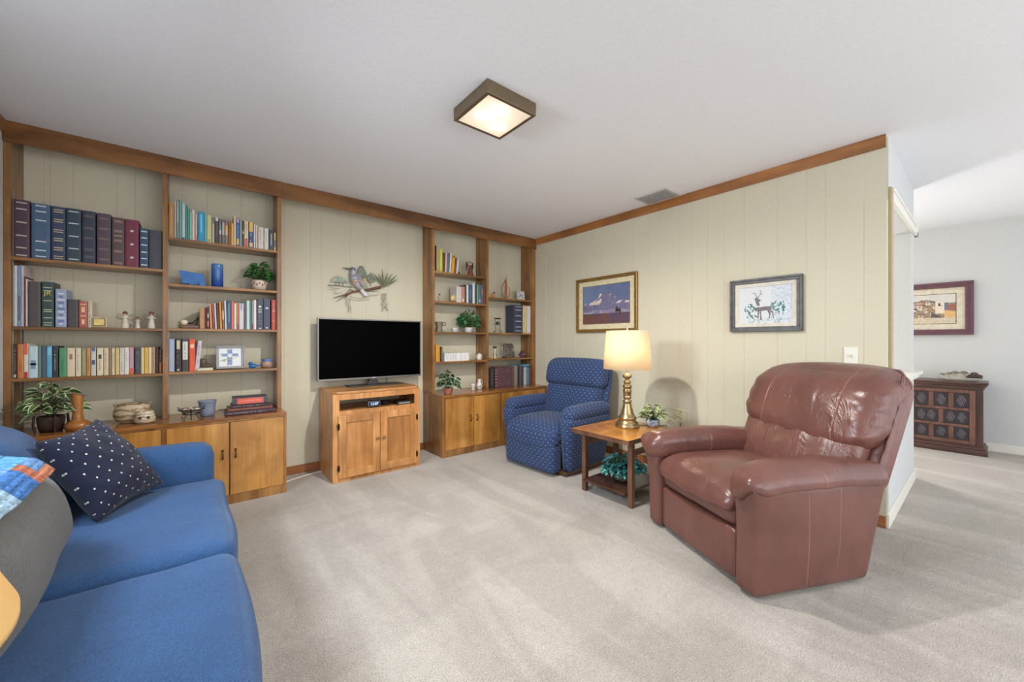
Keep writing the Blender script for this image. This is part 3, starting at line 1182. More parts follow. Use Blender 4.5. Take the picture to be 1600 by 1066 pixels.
# ------------------------------------------------------------------ brass table lamp on it
LX, LY = 2.60, 1.775
t = thing('table_lamp', 'tall turned brass lamp with a glowing cream shade on the end table', 'lamp', (LX, LY, .491))
prof = [(500, 68), (492, 70), (484, 69), (480, 60), (474, 64), (468, 60), (462, 51), (450, 50), (446, 54), (438, 52), (432, 44), (418, 38), (400, 33), (380, 28), (362, 25), (352, 23), (347, 27), (341, 27), (337, 18), (331, 18), (326, 24), (318, 25), (314, 22), (308, 24), (290, 24), (286, 27), (281, 27), (277, 23), (264, 24), (260, 27), (250, 27), (246, 18), (240, 17), (236, 22), (226, 22), (221, 13), (214, 12), (208, 16), (203, 26), (190, 27), (184, 22), (178, 10), (168, 6), (150, 4), (120, 3)]
brass = plain((172, 150, 108), .3, .9, .05)
b = MB(); b.lathe([(w_ * .0013, (500 - y_) * .0013) for y_, w_ in prof], 28)
obj('base', b, brass, t)
m, nt, bb = newmat('lamp_shade_cloth')
vv = coords(nt, rnd=False)
nn = noise_n(nt, vv, 200, 2)
nt.links.new(ramp(nt, nn, [(0.3, lin((226, 212, 184))), (0.7, lin((240, 228, 204)))]), bb.inputs['Base Color'])
bb.inputs['Roughness'].default_value = .9
tr = nt.nodes.new('ShaderNodeBsdfTranslucent'); tr.inputs[0].default_value = lin((250, 232, 196))
mx = nt.nodes.new('ShaderNodeMixShader'); mx.inputs[0].default_value = .45
nt.links.new(bb.outputs[0], mx.inputs[1]); nt.links.new(tr.outputs[0], mx.inputs[2])
nt.links.new(mx.outputs[0], nt.nodes['Material Output'].inputs[0])
M_SHADE = m
b = MB(); b.lathe([(.182, .452), (.160, .748)], 40, close=False)
obj('lamp_shade', b, M_SHADE, t, solid=.002)
b = MB(); b.ball((0, 0, .60), .028, 10); b.tube([(0, 0, .49), (0, 0, .575)], .008, 8)
for a in (0, 2.1, 4.2):
    b.tube([(0, 0, .735), (.16 * math.cos(a), .16 * math.sin(a), .738)], .002, 5)
b.tube([(0, 0, .62), (0, 0, .765)], .003, 6)
obj('bulb', b, emis('warm_bulb', (255, 226, 180), 6.0), t)
l = bpy.data.lights.new('lamp_glow', 'POINT'); l.energy = 3.4; l.color = (1.0, .86, .62); l.shadow_soft_size = .05
lo = bpy.data.objects.new('lamp_glow', l); COL.objects.link(lo); lo.location = (LX, LY, 1.03)
b = MB(); b.tube([(LX + .097, LY - .02, .495), (2.74, 1.72, .495), (2.87, 1.60, .495), (2.885, 1.59, .40), (2.95, 1.58, .02), (3.27, 1.72, .02), (3.306, 1.713, .25), (3.306, 1.713, .44)], .003, 6)
tag(obj('lamp_cord', b, plain((60, 44, 30), .5)), 'brown cord running from the brass lamp across the table', 'cord')

m, nt, bb = newmat('yellow_shade_cloth')
bb.inputs['Base Color'].default_value = lin((214, 190, 130)); bb.inputs['Roughness'].default_value = .9
tr = nt.nodes.new('ShaderNodeBsdfTranslucent'); tr.inputs[0].default_value = lin((226, 188, 104))
mx = nt.nodes.new('ShaderNodeMixShader'); mx.inputs[0].default_value = .3
nt.links.new(bb.outputs[0], mx.inputs[1]); nt.links.new(tr.outputs[0], mx.inputs[2])
nt.links.new(mx.outputs[0], nt.nodes['Material Output'].inputs[0])
M_SHADE2 = m
# ------------------------------------------------------------------ second lamp beside the sofa, mostly out of frame
t = thing('side_table', 'small wooden side table at the near end of the sofa', 'table', (-.33, .36, 0))
b = MB(); b.lathe([(.20, .58), (.205, .59), (.205, .60), (.20, .605)], 32)
obj('tabletop', b, walnut('x'), t)
b = MB(); b.lathe([(.15, 0), (.15, .015), (.05, .03), (.025, .08), (.022, .4), (.04, .55), (.05, .579)], 20)
obj('pedestal', b, walnut('z'), t)
t = thing('sofa_lamp', 'yellow lit lamp shade edge at the left, beside the near sofa arm', 'lamp', (-.283, .487, .606))
b = MB(); b.lathe([(.06, 0), (.06, .01), (.02, .03), (.035, .1), (.03, .16), (.01, .2), (.008, .26)], 20)
obj('base', b, brass, t)
b = MB(); b.lathe([(.170, .324), (.170, .330), (.105, .49), (.104, .495)], 96, close=False)
obj('lamp_shade', b, M_SHADE2, t, solid=.002)
b = MB(); b.ball((0, 0, .38), .028, 10); b.tube([(0, 0, .25), (0, 0, .36)], .008, 8)
b.tube([(0, 0, .39), (0, 0, .49)], .003, 6)
for a in (0, 2.1, 4.2):
    b.tube([(0, 0, .485), (.103 * math.cos(a), .103 * math.sin(a), .487)], .002, 5)
obj('bulb', b, emis('warm_bulb', (255, 214, 150), 6.0), t)
l = bpy.data.lights.new('lamp_glow', 'POINT'); l.energy = 4.0; l.color = (1.0, .72, .34); l.shadow_soft_size = .04
lo = bpy.data.objects.new('lamp_glow', l); COL.objects.link(lo); lo.location = (-.283, .487, 1.01)

# ------------------------------------------------------------------ ceiling light and vent
t = thing('ceiling_light', 'square bronze framed ceiling light with glowing frosted glass', 'ceiling light', (1.257, 1.697, H))
b = MB()
hw, hh = .160, .066
for q in ((-hw, -hw, hw, -hw + .012), (-hw, hw - .012, hw, hw), (-hw, -hw + .012, -hw + .012, hw - .012), (hw - .012, -hw + .012, hw, hw - .012)):
    b.box(q[0], q[1], -hh, q[2], q[3], -.0005)
for q in ((-hw, -hw, hw, -hw + .018), (-hw, hw - .018, hw, hw), (-hw, -hw + .018, -hw + .018, hw - .018), (hw - .018, -hw + .018, hw, hw - .018)):
    b.box(q[0], q[1], -hh - .003, q[2], q[3], -hh)
obj('frame', b, plain((128, 112, 90), .42, .75, .05), t, bevel=.0015)
m, nt, bb = newmat('frosted_lit_glass')
tc = nt.nodes.new('ShaderNodeTexCoord')
acc = None
for (bx_, by_) in ((-.06, .02), (-.02, -.08), (.07, .06)):
    vd = nt.nodes.new('ShaderNodeVectorMath'); vd.operation = 'DISTANCE'
    vd.inputs[1].default_value = (bx_, by_, -hh + .004)
    nt.links.new(tc.outputs['Object'], vd.inputs[0])
    c_ = ramp(nt, vd.outputs['Value'], [(0.0, (1.0, 1.0, 1.0)), (0.06, (0.22, 0.21, 0.2)), (.16, (0, 0, 0))])
    acc = c_ if acc is None else mixc(nt, 1.0, acc, c_, 'ADD')
em = mixc(nt, 1.0, acc, (0.46, 0.39, 0.31, 1), 'ADD')
em = mixc(nt, 1.0, em, (1.0, .93, .82, 1), 'MULTIPLY')
nt.links.new(em, bb.inputs['Emission Color'])
bb.inputs['Emission Strength'].default_value = .95
bb.inputs['Base Color'].default_value = lin((200, 190, 176))
b = MB(); b.box(-hw + .012, -hw + .012, -hh + .001, hw - .012, hw - .012, -hh + .005)
obj('diffuser', b, m, t)
sl = bpy.data.lights.new('ceiling_lamp_glow', 'SPOT'); sl.energy = 125; sl.color = (1.0, .97, .91); sl.spot_size = 3.05; sl.spot_blend = .6; sl.shadow_soft_size = .03
so = bpy.data.objects.new('ceiling_lamp_glow', sl); COL.objects.link(so); so.location = (1.257, 1.697, H - hh - .04)
t = thing('ceiling_vent', 'grey slatted metal vent in the ceiling near the right wall', 'vent', (3.165, 1.853, H))
b = MB()
vx, vy = .125, .156
for q in ((-vx, -vy, vx, -vy + .022), (-vx, vy - .022, vx, vy), (-vx, -vy + .022, -vx + .022, vy - .022), (vx - .022, -vy + .022, vx, vy - .022)):
    b.box(q[0], q[1], -.008, q[2], q[3], -.0005)
obj('frame', b, plain((196, 194, 190), .5), t, bevel=.0015)
b = MB(); b.box(-vx + .02, -vy + .02, -.003, vx - .02, vy - .02, -.0006)
obj('backing', b, plain((66, 64, 64), .7), t)
for k in range(9):
    xx = -vx + .032 + k * .0205
    b = MB(); b.box(-.007, -vy + .022, -.0006, .007, vy - .022, .0006, 0, Matrix.Translation((xx, 0, -.007)) @ Matrix.Rotation(.6, 4, 'Y'))
    obj('slat', b, plain((150, 148, 146), .5), t)
# ------------------------------------------------------------------ books
ORD = ['first', 'second', 'third', 'fourth', 'fifth', 'sixth', 'seventh', 'eighth', 'ninth', 'tenth', 'eleventh', 'twelfth', 'thirteenth',
       'fourteenth', 'fifteenth', 'sixteenth', 'seventeenth', 'eighteenth', 'nineteenth', 'twentieth', 'twenty-first', 'twenty-second',
       'twenty-third', 'twenty-fourth', 'twenty-fifth', 'twenty-sixth', 'twenty-seventh', 'twenty-eighth', 'twenty-ninth', 'thirtieth', 'thirty-first']
PAGE = plain((214, 202, 176), .9, var=.05, scale=200)


def book(root_loc, w, h, d, rgb, zones=(), ink=None, pages=True, tilt=0.0, name='book', soft=False):
    """spine faces -y; origin at the middle of the spine's foot"""
    o = bpy.data.objects.new(name, None)
    COL.objects.link(o)
    o.location = root_loc
    o.rotation_euler = (0, tilt, 0)
    o.empty_display_size = .03
    cv = plain(rgb, .5, var=.03)
    th = min(.0028, w * .18)
    b = MB()
    sp = [(-w / 2, .006), (-w / 2 * .96, .0015), (-w / 2 * .6, 0), (w / 2 * .6, 0), (w / 2 * .96, .0015), (w / 2, .006)]
    out = sp + [(w / 2, d), (w / 2 - th, d), (w / 2 - th, .007), (-w / 2 + th, .007), (-w / 2 + th, d), (-w / 2, d)]
    b.prism(out, 0, h)
    obj('cover', b, cv, o)
    b = MB(); b.box(-w / 2 + th * 1.02, .0072, .0025, w / 2 - th * 1.02, d - .004, h - .0035)
    obj('pages', b, PAGE, o)
    fw = w * .60
    for (a, c, col, *rest) in zones:
        k = rest[0] if rest else 1.0
        b = MB()
        b.box(-fw / 2 * k * 1.1, -.0006, a * h, fw / 2 * k * 1.1, .0003, c * h)
        obj('spine_band' if (c - a) < .05 else 'spine_label', b, plain(col, .45, var=.02), o)
    if ink:
        b = MB()
        a0, a1 = ink[3] if len(ink) > 3 else (.22, .84)
        zz = a0 * h
        rr = random.Random(int(w * 1e5) + int(h * 1e4))
        lw = min(fw * .62, .016)
        while zz < a1 * h:
            g = rr.uniform(.004, .008)
            if rr.random() < .82:
                x0 = -lw / 2 + rr.uniform(0, lw * .25)
                b.box(x0, -.0010, zz, x0 + lw * rr.uniform(.4, .8), -.0006, zz + g * .35)
                b.box(x0, -.0010, zz, x0 + lw * .15, -.0006, zz + g * .8)
            zz += g * 1.25
        if b.v:
            obj('spine_lettering', b, plain(ink[:3], .45, var=.02), o)
    return o


BAYS = {'leftmost bay': (-.838, -.186), 'second bay': (-.151, .499), 'third bay': (1.912, 2.559), 'rightmost bay': (2.594, 3.258)}


def row(bay, shelf, z, yf, items, group, d=.15, tilts=None, kind='book'):
    for k, it in enumerate(items):
        pl, pr, pt, rgb, desc = it[:5]
        zones = it[5] if len(it) > 5 and it[5] else ()
        ink = it[6] if len(it) > 6 else None
        tilt = it[7] if len(it) > 7 else 0.0
        dd = it[8] if len(it) > 8 else d
        lo, hi = BAYS[bay]
        x0, x1 = max(xy(pl, yf), lo), min(xy(pr, yf), hi)
        ztop = at_y((pl + pr) / 2, pt, yf)[1]
        h = ztop - z
        w = (x1 - x0) * .985
        if tilt:
            h = h / math.cos(tilt)
            w = w * .9
        zz = z + .0006 + abs(math.sin(tilt)) * w / 2
        yy = yf + (k * 7919 % 5) * .0012
        o = book(((x0 + x1) / 2 - math.sin(tilt) * h / 2 * (1 if tilt else 0), yy, zz), w, h, dd, rgb, zones, ink, tilt=tilt)
        tag(o, '%s, %s from left, %s, %s' % (desc, ORD[k], shelf, bay), 'book', group)


def bands(col, zs, t=.012, k=1.0):
    return [(z - t / 2, z + t / 2, col, k) for z in zs]


G = (206, 188, 140)
SV = (196, 204, 210)
row('leftmost bay', 'top shelf', ZL[0], 3.625, [
    (14.5, 46.5, 312, (78, 56, 70), 'tall maroon album with pale gold bands', bands((190, 172, 160), (.04, .17, .38, .61, .84, .95), .022)),
    (48, 78.5, 318.5, (72, 96, 124), 'slate blue album with pale bands', bands(SV, (.05, .16, .32, .70, .86, .96), .022, .85)),
    (79.5, 102.5, 323, (52, 64, 92), 'navy album with paired gold bands', bands(G, (.04, .08, .20, .24, .37, .41, .53, .57, .72, .76, .90, .94), .014)),
    (103, 127, 326, (48, 66, 78), 'dark teal album with widely spaced pale bands', bands(SV, (.05, .25, .48, .72, .94), .018)),
    (128, 149.5, 330, (50, 54, 72), 'dark blue album with faint brown bands', bands((84, 80, 88), (.12, .26, .48, .67, .90), .05)),
    (151, 173.5, 334, (82, 66, 74), 'plum brown album with thin bands', bands((112, 92, 92), (.10, .30, .50, .70, .90), .04)),
    (174.5, 194.5, 340, (88, 68, 70), 'brown album with tan raised bands', bands((136, 106, 98), (.06, .30, .52, .72, .92), .05) + bands(G, (.62,), .012)),
    (195, 217, 343.5, (116, 44, 66), 'crimson album with three pale diamonds', [(.20 - .02 + k * .28, .20 + .02 + k * .28, (220, 200, 196), .35) for k in range(3)]),
    (218, 232, 357, (48, 70, 98), 'narrow blue volume with white bars', bands(SV, (.08, .24, .40, .58, .76, .92), .03)),
    (232.5, 254.5, 360, (66, 66, 78), 'plain charcoal album'),
], 'albums on the top left shelf', .20)
row('leftmost bay', 'second shelf', ZL[1], 3.63, [
    (13.5, 21, 413, (186, 192, 194), 'pale grey magazine file'),
    (21.3, 26.6, 415, (206, 206, 204), 'thin white book'),
    (26.9, 32.4, 415, (120, 150, 186), 'thin blue book', [(.1, .5, (88, 110, 140))]),
    (32.7, 36.9, 415, (206, 190, 190), 'thin pink and white magazine', None, (140, 60, 60)),
    (37.4, 39.6, 432, (110, 50, 60), 'very thin maroon book'),
    (40, 42.6, 436, (210, 208, 204), 'very thin white book'),
    (43.2, 63.3, 440, (84, 74, 76), 'plain dark brown album'),
    (64.2, 84, 440.5, (52, 72, 70), 'dark green album with gold initials and bands', bands((200, 200, 170), (.04, .09, .20, .34, .38, .58, .80, .87), .014)),
    (86, 104, 452, (150, 162, 190), 'blue and white floral fabric album', [(.06 + .08 * k, .10 + .08 * k, (96, 112, 152) if k % 2 else (206, 210, 220), .5 + .3 * (k % 3)) for k in range(11)]),
    (105, 122.5, 468, (74, 70, 72), 'plain dark grey album'),
    (123.2, 136.6, 471, (176, 92, 84), 'red book with gold stars and stripes', [(.12, .30, (222, 196, 140), .5), (.42, .46, G), (.58, .78, (222, 196, 140), .6), (.86, .90, G)]),
    (137, 143.6, 471, (206, 196, 170), 'cream book with bold black letters', None, (40, 36, 34, (.08, .95))),
], 'books on the second left shelf')
# gold initials on the green album
for o in COL.objects:
    if o.get('label', '').startswith('dark green album'):
        text('JR', .036, (0, -.0012, .205), (PI / 2, 0, 0), plain((214, 190, 90), .3, .6), o, 'initials')
row('leftmost bay', 'third shelf', ZL[2], 3.63, [
    (18, 26, 538, (62, 42, 44), 'dark brown hardback with white letters', [(.03, .12, (200, 190, 180))], (214, 206, 196)),
    (26.4, 36.2, 538, (196, 124, 68), 'orange tan hardback', [(.2, .45, (176, 104, 58), .6)]),
    (36.6, 44, 537, (216, 206, 190), 'orange white and red book', [(.68, 1., (222, 96, 54), 1.1), (0, .18, (190, 44, 46), 1.1)]),
    (44.5, 59, 541, (186, 208, 216), 'wide pale blue book with flowers', [(.28, .55, (120, 148, 170), .8), (.4, .46, (90, 120, 130), 1.1)]),
    (59.3, 64.3, 541, (108, 132, 120), 'thin grey green book'),
    (64.7, 72, 541, (76, 92, 106), 'slate blue book'),
    (72.3, 81, 541, (92, 168, 200), 'bright sky blue book', [(.7, .95, (130, 196, 220))]),
    (81.5, 90.4, 541, (48, 50, 58), 'black book with white title', None, (220, 216, 206)),
    (92, 104.2, 544, (84, 146, 104), 'grass green book', None, (40, 76, 52, (.15, .6))),
    (104.7, 117, 544, (218, 200, 170), 'wide cream book with brown sketch', [(.6, .78, (150, 116, 90), .6)]),
    (118, 126.4, 544, (220, 208, 182), 'cream paperback with red title', None, (150, 84, 70)),
    (127, 134.6, 544, (142, 138, 104), 'olive patterned paperback', [(.1, .9, (170, 164, 130), .5)]),
    (135, 141.2, 544, (198, 144, 84), 'tan orange paperback', [(.2, .7, (170, 116, 64), .5)]),
    (142, 149.6, 544, (196, 196, 190), 'white paperback with two blue blocks', [(.88, 1., (70, 104, 160)), (.40, .56, (64, 84, 128))]),
    (151, 161.4, 544, (222, 208, 178), 'thick cream paperback with black square', [(.60, .76, (70, 66, 66), .7)], (60, 54, 50, (.2, .55))),
    (162, 169.4, 544, (216, 198, 166), 'cream paperback with brown letters', None, (120, 60, 44)),
    (169.8, 173.9, 544, (146, 122, 96), 'thin brown paperback', None, (210, 196, 160)),
    (174.3, 179.2, 544, (214, 198, 164), 'thin cream paperback', None, (150, 120, 90)),
    (180.2, 186.2, 544, (210, 184, 118), 'mustard paperback'),
    (187, 193.7, 544, (214, 210, 200), 'white paperback with black lettering', None, (40, 40, 48, (.1, .95))),
    (194.2, 201.2, 543.5, (222, 218, 206), 'plain white paperback', None, (170, 160, 150)),
    (201.7, 208.7, 543, (196, 150, 150), 'orange and lilac paperback', [(0, .22, (222, 90, 50), 1.1), (.22, .9, (178, 150, 186), .6)]),
    (210.2, 220, 543.5, (68, 72, 80), 'charcoal paperback with grey title', None, (170, 170, 160)),
    (220.3, 225, 543.5, (216, 198, 150), 'thin buff paperback'),
    (225.4, 231.9, 543.5, (216, 176, 82), 'yellow paperback', [(.2, .8, (200, 156, 60), .4)]),
    (232.3, 236.8, 543, (222, 206, 168), 'thin ivory paperback'),
    (237.2, 242.4, 542.5, (176, 140, 104), 'light brown paperback', None, (96, 50, 36)),
    (243, 247.6, 542, (60, 46, 40), 'thin dark brown paperback'),
    (248.3, 254.2, 546, (84, 44, 32), 'dark red brown paperback with orange foot', [(.02, .45, (190, 104, 52), 1.)], (200, 190, 180, (.5, .95))),
], 'books on the third left shelf', .14)
row('second bay', 'top shelf', ZM[0], 3.625, [
    (262.5, 271.8, 316, (176, 128, 74), 'tall tan hardback', [(.12, .85, (196, 156, 96), .4)]),
    (272.3, 275.4, 313, (184, 176, 174), 'thin grey white book'),
    (275.8, 279.8, 312, (132, 138, 134), 'thin grey book', [(.4, .95, (190, 192, 188), .6)]),
    (280.2, 284, 312.5, (110, 164, 148), 'thin green book'),
    (284.5, 289.4, 318, (188, 200, 208), 'pale ice blue book', [(0, .06, (60, 84, 130))]),
    (289.8, 293, 320, (72, 142, 124), 'thin deep green book'),
    (293.3, 296.4, 325, (92, 158, 136), 'thin mid green book'),
    (296.7, 299.8, 331, (152, 196, 182), 'thin mint book'),
    (300.3, 304.2, 328, (222, 212, 194), 'thin off-white book'),
    (304.6, 308.6, 331, (190, 134, 128), 'thin pink red book', [(.2, .9, (214, 206, 200), .5)]),
    (309.2, 319.6, 331, (44, 150, 192), 'bright turquoise blue hardback', [(.3, .92, (120, 200, 220), .4)]),
    (320, 323, 335, (126, 186, 186), 'thin pale teal book'),
    (323.4, 330.4, 336, (200, 200, 142), 'pale green book with olive edges', [(.05, .12, (110, 120, 70), .5)]),
    (331, 335.3, 340, (186, 168, 150), 'beige book with grey head', [(.75, 1., (120, 112, 110), 1.1)]),
    (335.8, 341.8, 340, (74, 68, 70), 'dark book with pale mint head', [(.86, 1., (200, 214, 190), 1.1), (.30, .80, (96, 96, 88), .5)]),
    (342.1, 346.3, 342, (110, 108, 106), 'grey book with teal and white blocks', [(.55, .75, (96, 160, 156), 1.1), (.38, .55, (208, 200, 204), 1.1)]),
    (346.8, 351.3, 343, (124, 112, 110), 'grey book with pinkish panel', [(.38, .88, (196, 172, 160), 1.1)]),
    (351.7, 356.6, 343, (134, 122, 112), 'grey book with yellow block', [(.55, .76, (220, 170, 70), 1.1), (.38, .55, (190, 180, 140), 1.1)]),
    (357, 361, 345, (156, 96, 48), 'rust brown book'),
    (361.4, 364.8, 349, (220, 184, 104), 'thin yellow book'),
    (365.1, 369, 337, (214, 190, 152), 'taller thin buff book'),
    (369.4, 374.3, 341, (52, 104, 168), 'royal blue book with white title', [(.06, .28, (228, 178, 90), 1.), (.84, .98, (196, 160, 180), 1.1)], (230, 236, 240, (.34, .80))),
    (374.7, 378.2, 343, (150, 158, 152), 'thin grey green book with pale foot'),
    (378.6, 381.5, 345, (86, 84, 84), 'very thin dark grey book', [(.5, .6, (210, 200, 190))]),
    (381.9, 388, 346, (226, 208, 168), 'cream book with coral foot', [(.0, .34, (206, 92, 96), 1.1)], (90, 70, 60, (.45, .9))),
    (388.4, 396, 347, (62, 78, 122), 'navy and yellow guide book', [(.62, 1., (230, 186, 74), 1.1), (.04, .20, (226, 196, 110), 1.)], (226, 230, 236, (.22, .58))),
    (396.4, 399.3, 350, (206, 204, 210), 'thin white and lilac book'),
    (399.7, 402.6, 352, (214, 204, 176), 'thin ivory book'),
    (403.4, 412, 355, (218, 206, 200), 'thick pinkish white book with fine grey title', None, (90, 90, 96)),
    (412.8, 419.6, 357, (212, 214, 200), 'off-white book with green tint', None, (110, 130, 120)),
    (420.2, 427.4, 359, (70, 72, 88), 'dark book with pale picture', [(.25, .8, (160, 164, 170), .4)]),
], 'books on the top shelf of the second bay', .14)
row('second bay', 'top shelf right end', ZM[0], 3.625, [
    (428, 431.3, 364, (206, 178, 90), 'short yellow and blue book', [(.2, .6, (74, 96, 140), 1.)]),
    (431.6, 434.8, 367, (176, 194, 210), 'short pale blue book'),
], 'books on the top shelf of the second bay', .14)
row('second bay', 'third shelf', ZM[2], 3.63, [
    (311.8, 319.8, 482, (176, 134, 94), 'plain tan bookend-like hardback'),
    (320.2, 323, 481, (110, 38, 40), 'thin dark red book'),
    (323.5, 326.8, 480, (70, 66, 72), 'thin black and white book', [(.1, .35, (222, 140, 96)), (.5, .7, (190, 190, 190))]),
    (327.3, 331.2, 476, (214, 146, 100), 'peach book leaning left', None, None, -.04),
    (331.8, 334.6, 475, (176, 84, 76), 'thin brick red book leaning left', None, (220, 190, 180), -.04),
    (335, 338.2, 474, (208, 198, 212), 'thin lilac white book leaning left', None, None, -.04),
    (338.7, 342.4, 474, (92, 66, 46), 'thin dark brown book leaning left', None, None, -.035),
    (342.8, 346.6, 472, (218, 146, 58), 'orange book leaning left', None, None, -.03),
    (347, 350.2, 472, (142, 108, 78), 'brown and white book', [(.35, .68, (226, 206, 180))], None, -.02),
    (350.6, 354, 470, (202, 206, 218), 'thin pale grey book', None, None, -.02),
    (354.4, 361, 470, (62, 84, 112), 'navy teal book', [(.25, .9, (90, 140, 150), .5)]),
    (361.4, 365.6, 471, (212, 112, 96), 'salmon book'),
    (366, 369.6, 474, (226, 216, 204), 'white book with plain spine'),
    (370, 373, 473, (196, 130, 80), 'thin orange brown book', [(0, .22, (110, 96, 90))]),
    (373.5, 381, 474, (206, 202, 196), 'wide white grey book', [(.75, 1., (150, 150, 180), .6)]),
    (381.4, 384.8, 473, (92, 96, 112), 'slate book'),
    (385.3, 390.4, 470, (188, 210, 204), 'pale mint book'),
    (390.8, 393.5, 471, (84, 124, 106), 'thin green book'),
    (393.9, 396, 470, (150, 156, 160), 'thin grey book with maroon foot', [(0, .2, (140, 50, 70), 1.)]),
    (396.3, 400.6, 469, (222, 206, 208), 'pinkish white book'),
    (401.3, 411, 467.5, (68, 72, 84), 'thick charcoal book with white crest', [(.72, .78, (220, 220, 220), .6), (.64, .67, (190, 190, 190), .8), (.55, .60, (170, 170, 170), .8), (.03, .05, (210, 210, 210), .7)], (150, 150, 150, (.2, .5))),
    (411.6, 422.6, 467.5, (66, 70, 96), 'thick navy book with white crest', [(.68, .73, (220, 220, 224), .5), (.04, .08, (220, 220, 224), .4)]),
    (424.2, 432.6, 469, (182, 70, 62), 'thick red book with pale title', [(.62, .65, (220, 180, 160), .7), (.28, .30, (220, 170, 150), .6)], (228, 200, 180, (.7, .9))),
], 'books on the third shelf of the second bay', .14)
row('second bay', 'lowest shelf', ZM[3], 3.625, [
    (263, 272.8, 530, (156, 168, 190), 'pale blue grey hardback', [(.04, .95, (176, 186, 204), .3)]),
    (273.8, 283.2, 529.5, (48, 40, 42), 'black hardback with cream title', [(.68, .95, (204, 190, 150), .8), (.03, .07, (210, 210, 210), .5)], (170, 120, 110, (.25, .66))),
    (284, 294.8, 530, (66, 62, 62), 'dark hardback with white title panel', [(.36, .92, (212, 208, 200), 1.1)], (96, 92, 92, (.42, .86))),
    (295.6, 304.8, 530, (222, 84, 48), 'bright orange red hardback', [(.72, .84, (230, 190, 170), 1.)], (240, 150, 110, (.1, .5))),
    (306.5, 313.5, 533, (204, 196, 204), 'white and pink book leaning right', [(.55, .95, (196, 176, 206), .7)], (150, 80, 90), .085),
], 'books on the lowest shelf of the second bay', .16)
row('third bay', 'top shelf', ZC[0], 3.625, [
    (680.8, 682.3, 384, (84, 40, 50), 'thin maroon book'),
    (682.6, 684, 386, (200, 190, 176), 'thin cream book'),
    (684.3, 687.3, 388, (176, 168, 90), 'olive yellow book'),
    (687.7, 691.8, 389, (206, 200, 84), 'yellow green book'),
    (692.2, 695.3, 395, (96, 50, 40), 'dark red brown book', None, (180, 140, 60)),
    (695.6, 698.8, 395, (206, 178, 166), 'pinkish book leaning right', None, None, .05),
    (699.2, 702.8, 395, (100, 112, 124), 'grey blue book leaning right', None, None, .06),
    (703.2, 706, 396, (216, 210, 204), 'white book leaning right', None, None, .07),
    (706.4, 711, 399, (222, 160, 46), 'golden orange book leaning right', [(.86, .97, (80, 70, 60), .7)], None, .08),
    (711.3, 713.6, 403, (120, 78, 58), 'thin brown book leaning right', None, None, .09),
    (713.9, 716.4, 405, (206, 210, 196), 'thin white book leaning right', None, None, .10),
], 'books on the top shelf of the third bay', .13)
row('third bay', 'second shelf', ZC[1], 3.63, [
    (713.5, 721.3, 448, (196, 192, 184), 'wide white grey book'),
    (721.8, 726.8, 448, (186, 124, 112), 'dusty pink book', [(.1, .25, (220, 200, 190), .7)]),
    (727.1, 729, 445, (54, 50, 56), 'thin black book'),
    (729.3, 732.4, 445.5, (200, 214, 202), 'thin white green book'),
    (732.8, 738.4, 445, (66, 76, 104), 'navy book with white lettering', None, (200, 204, 214)),
    (738.8, 742, 443, (208, 212, 220), 'thin bluish white book'),
    (742.4, 745.4, 444, (54, 66, 52), 'dark green book'),
    (745.7, 748, 445, (126, 148, 122), 'thin sage book'),
    (748.4, 751.5, 445, (58, 108, 126), 'teal blue book', [(.1, .25, (180, 200, 200), .7)]),
    (751.9, 755.6, 445, (110, 78, 92), 'mauve brown book', [(.45, .8, (170, 120, 80), .6)]),
    (756, 759.3, 446, (96, 76, 60), 'brown book at the upright'),
], 'books on the second shelf of the third bay', .14)
row('third bay', 'lowest shelf', ZC[3], 3.63, [
    (681, 684.2, 539, (206, 146, 34), 'golden yellow book'),
    (684.5, 687.8, 539, (196, 134, 30), 'darker golden yellow book'),
    (690.2, 692.2, 542, (104, 98, 90), 'thin grey book'),
], 'books on the lowest shelf of the third bay', .13)
row('third bay', 'lowest shelf', ZC[3], 3.635, [
    (695.0, 701.3, 552.2, (214, 210, 206), 'white matching volume', [(.2, .8, (180, 184, 190), .35)]),
    (701.5, 707.8, 552, (216, 212, 208), 'white matching volume', [(.2, .8, (180, 184, 190), .35)]),
    (708, 714.2, 551.8, (214, 211, 208), 'white matching volume', [(.2, .8, (186, 188, 192), .35)]),
    (714.4, 720.6, 551.8, (222, 218, 214), 'plain white matching volume'),
    (720.8, 727, 551.6, (220, 218, 216), 'plain white matching volume'),
    (727.2, 733.2, 551.4, (224, 220, 214), 'plain ivory matching volume'),
], 'white matching volumes on the lowest shelf of the third bay', .13, kind='white one')
row('rightmost bay', 'middle shelf', ZR[1], 3.63, [
    (803, 816.8, 477, (54, 58, 76), 'large navy volume with pale spine bands', bands((150, 162, 176), (.08, .22, .42, .62, .82, .94), .03)),
    (817.4, 824, 478, (208, 184, 138), 'cream tall book'),
    (824.4, 830.2, 478.5, (214, 208, 206), 'white tall book'),
], 'large books on the middle shelf of the rightmost bay', .16)
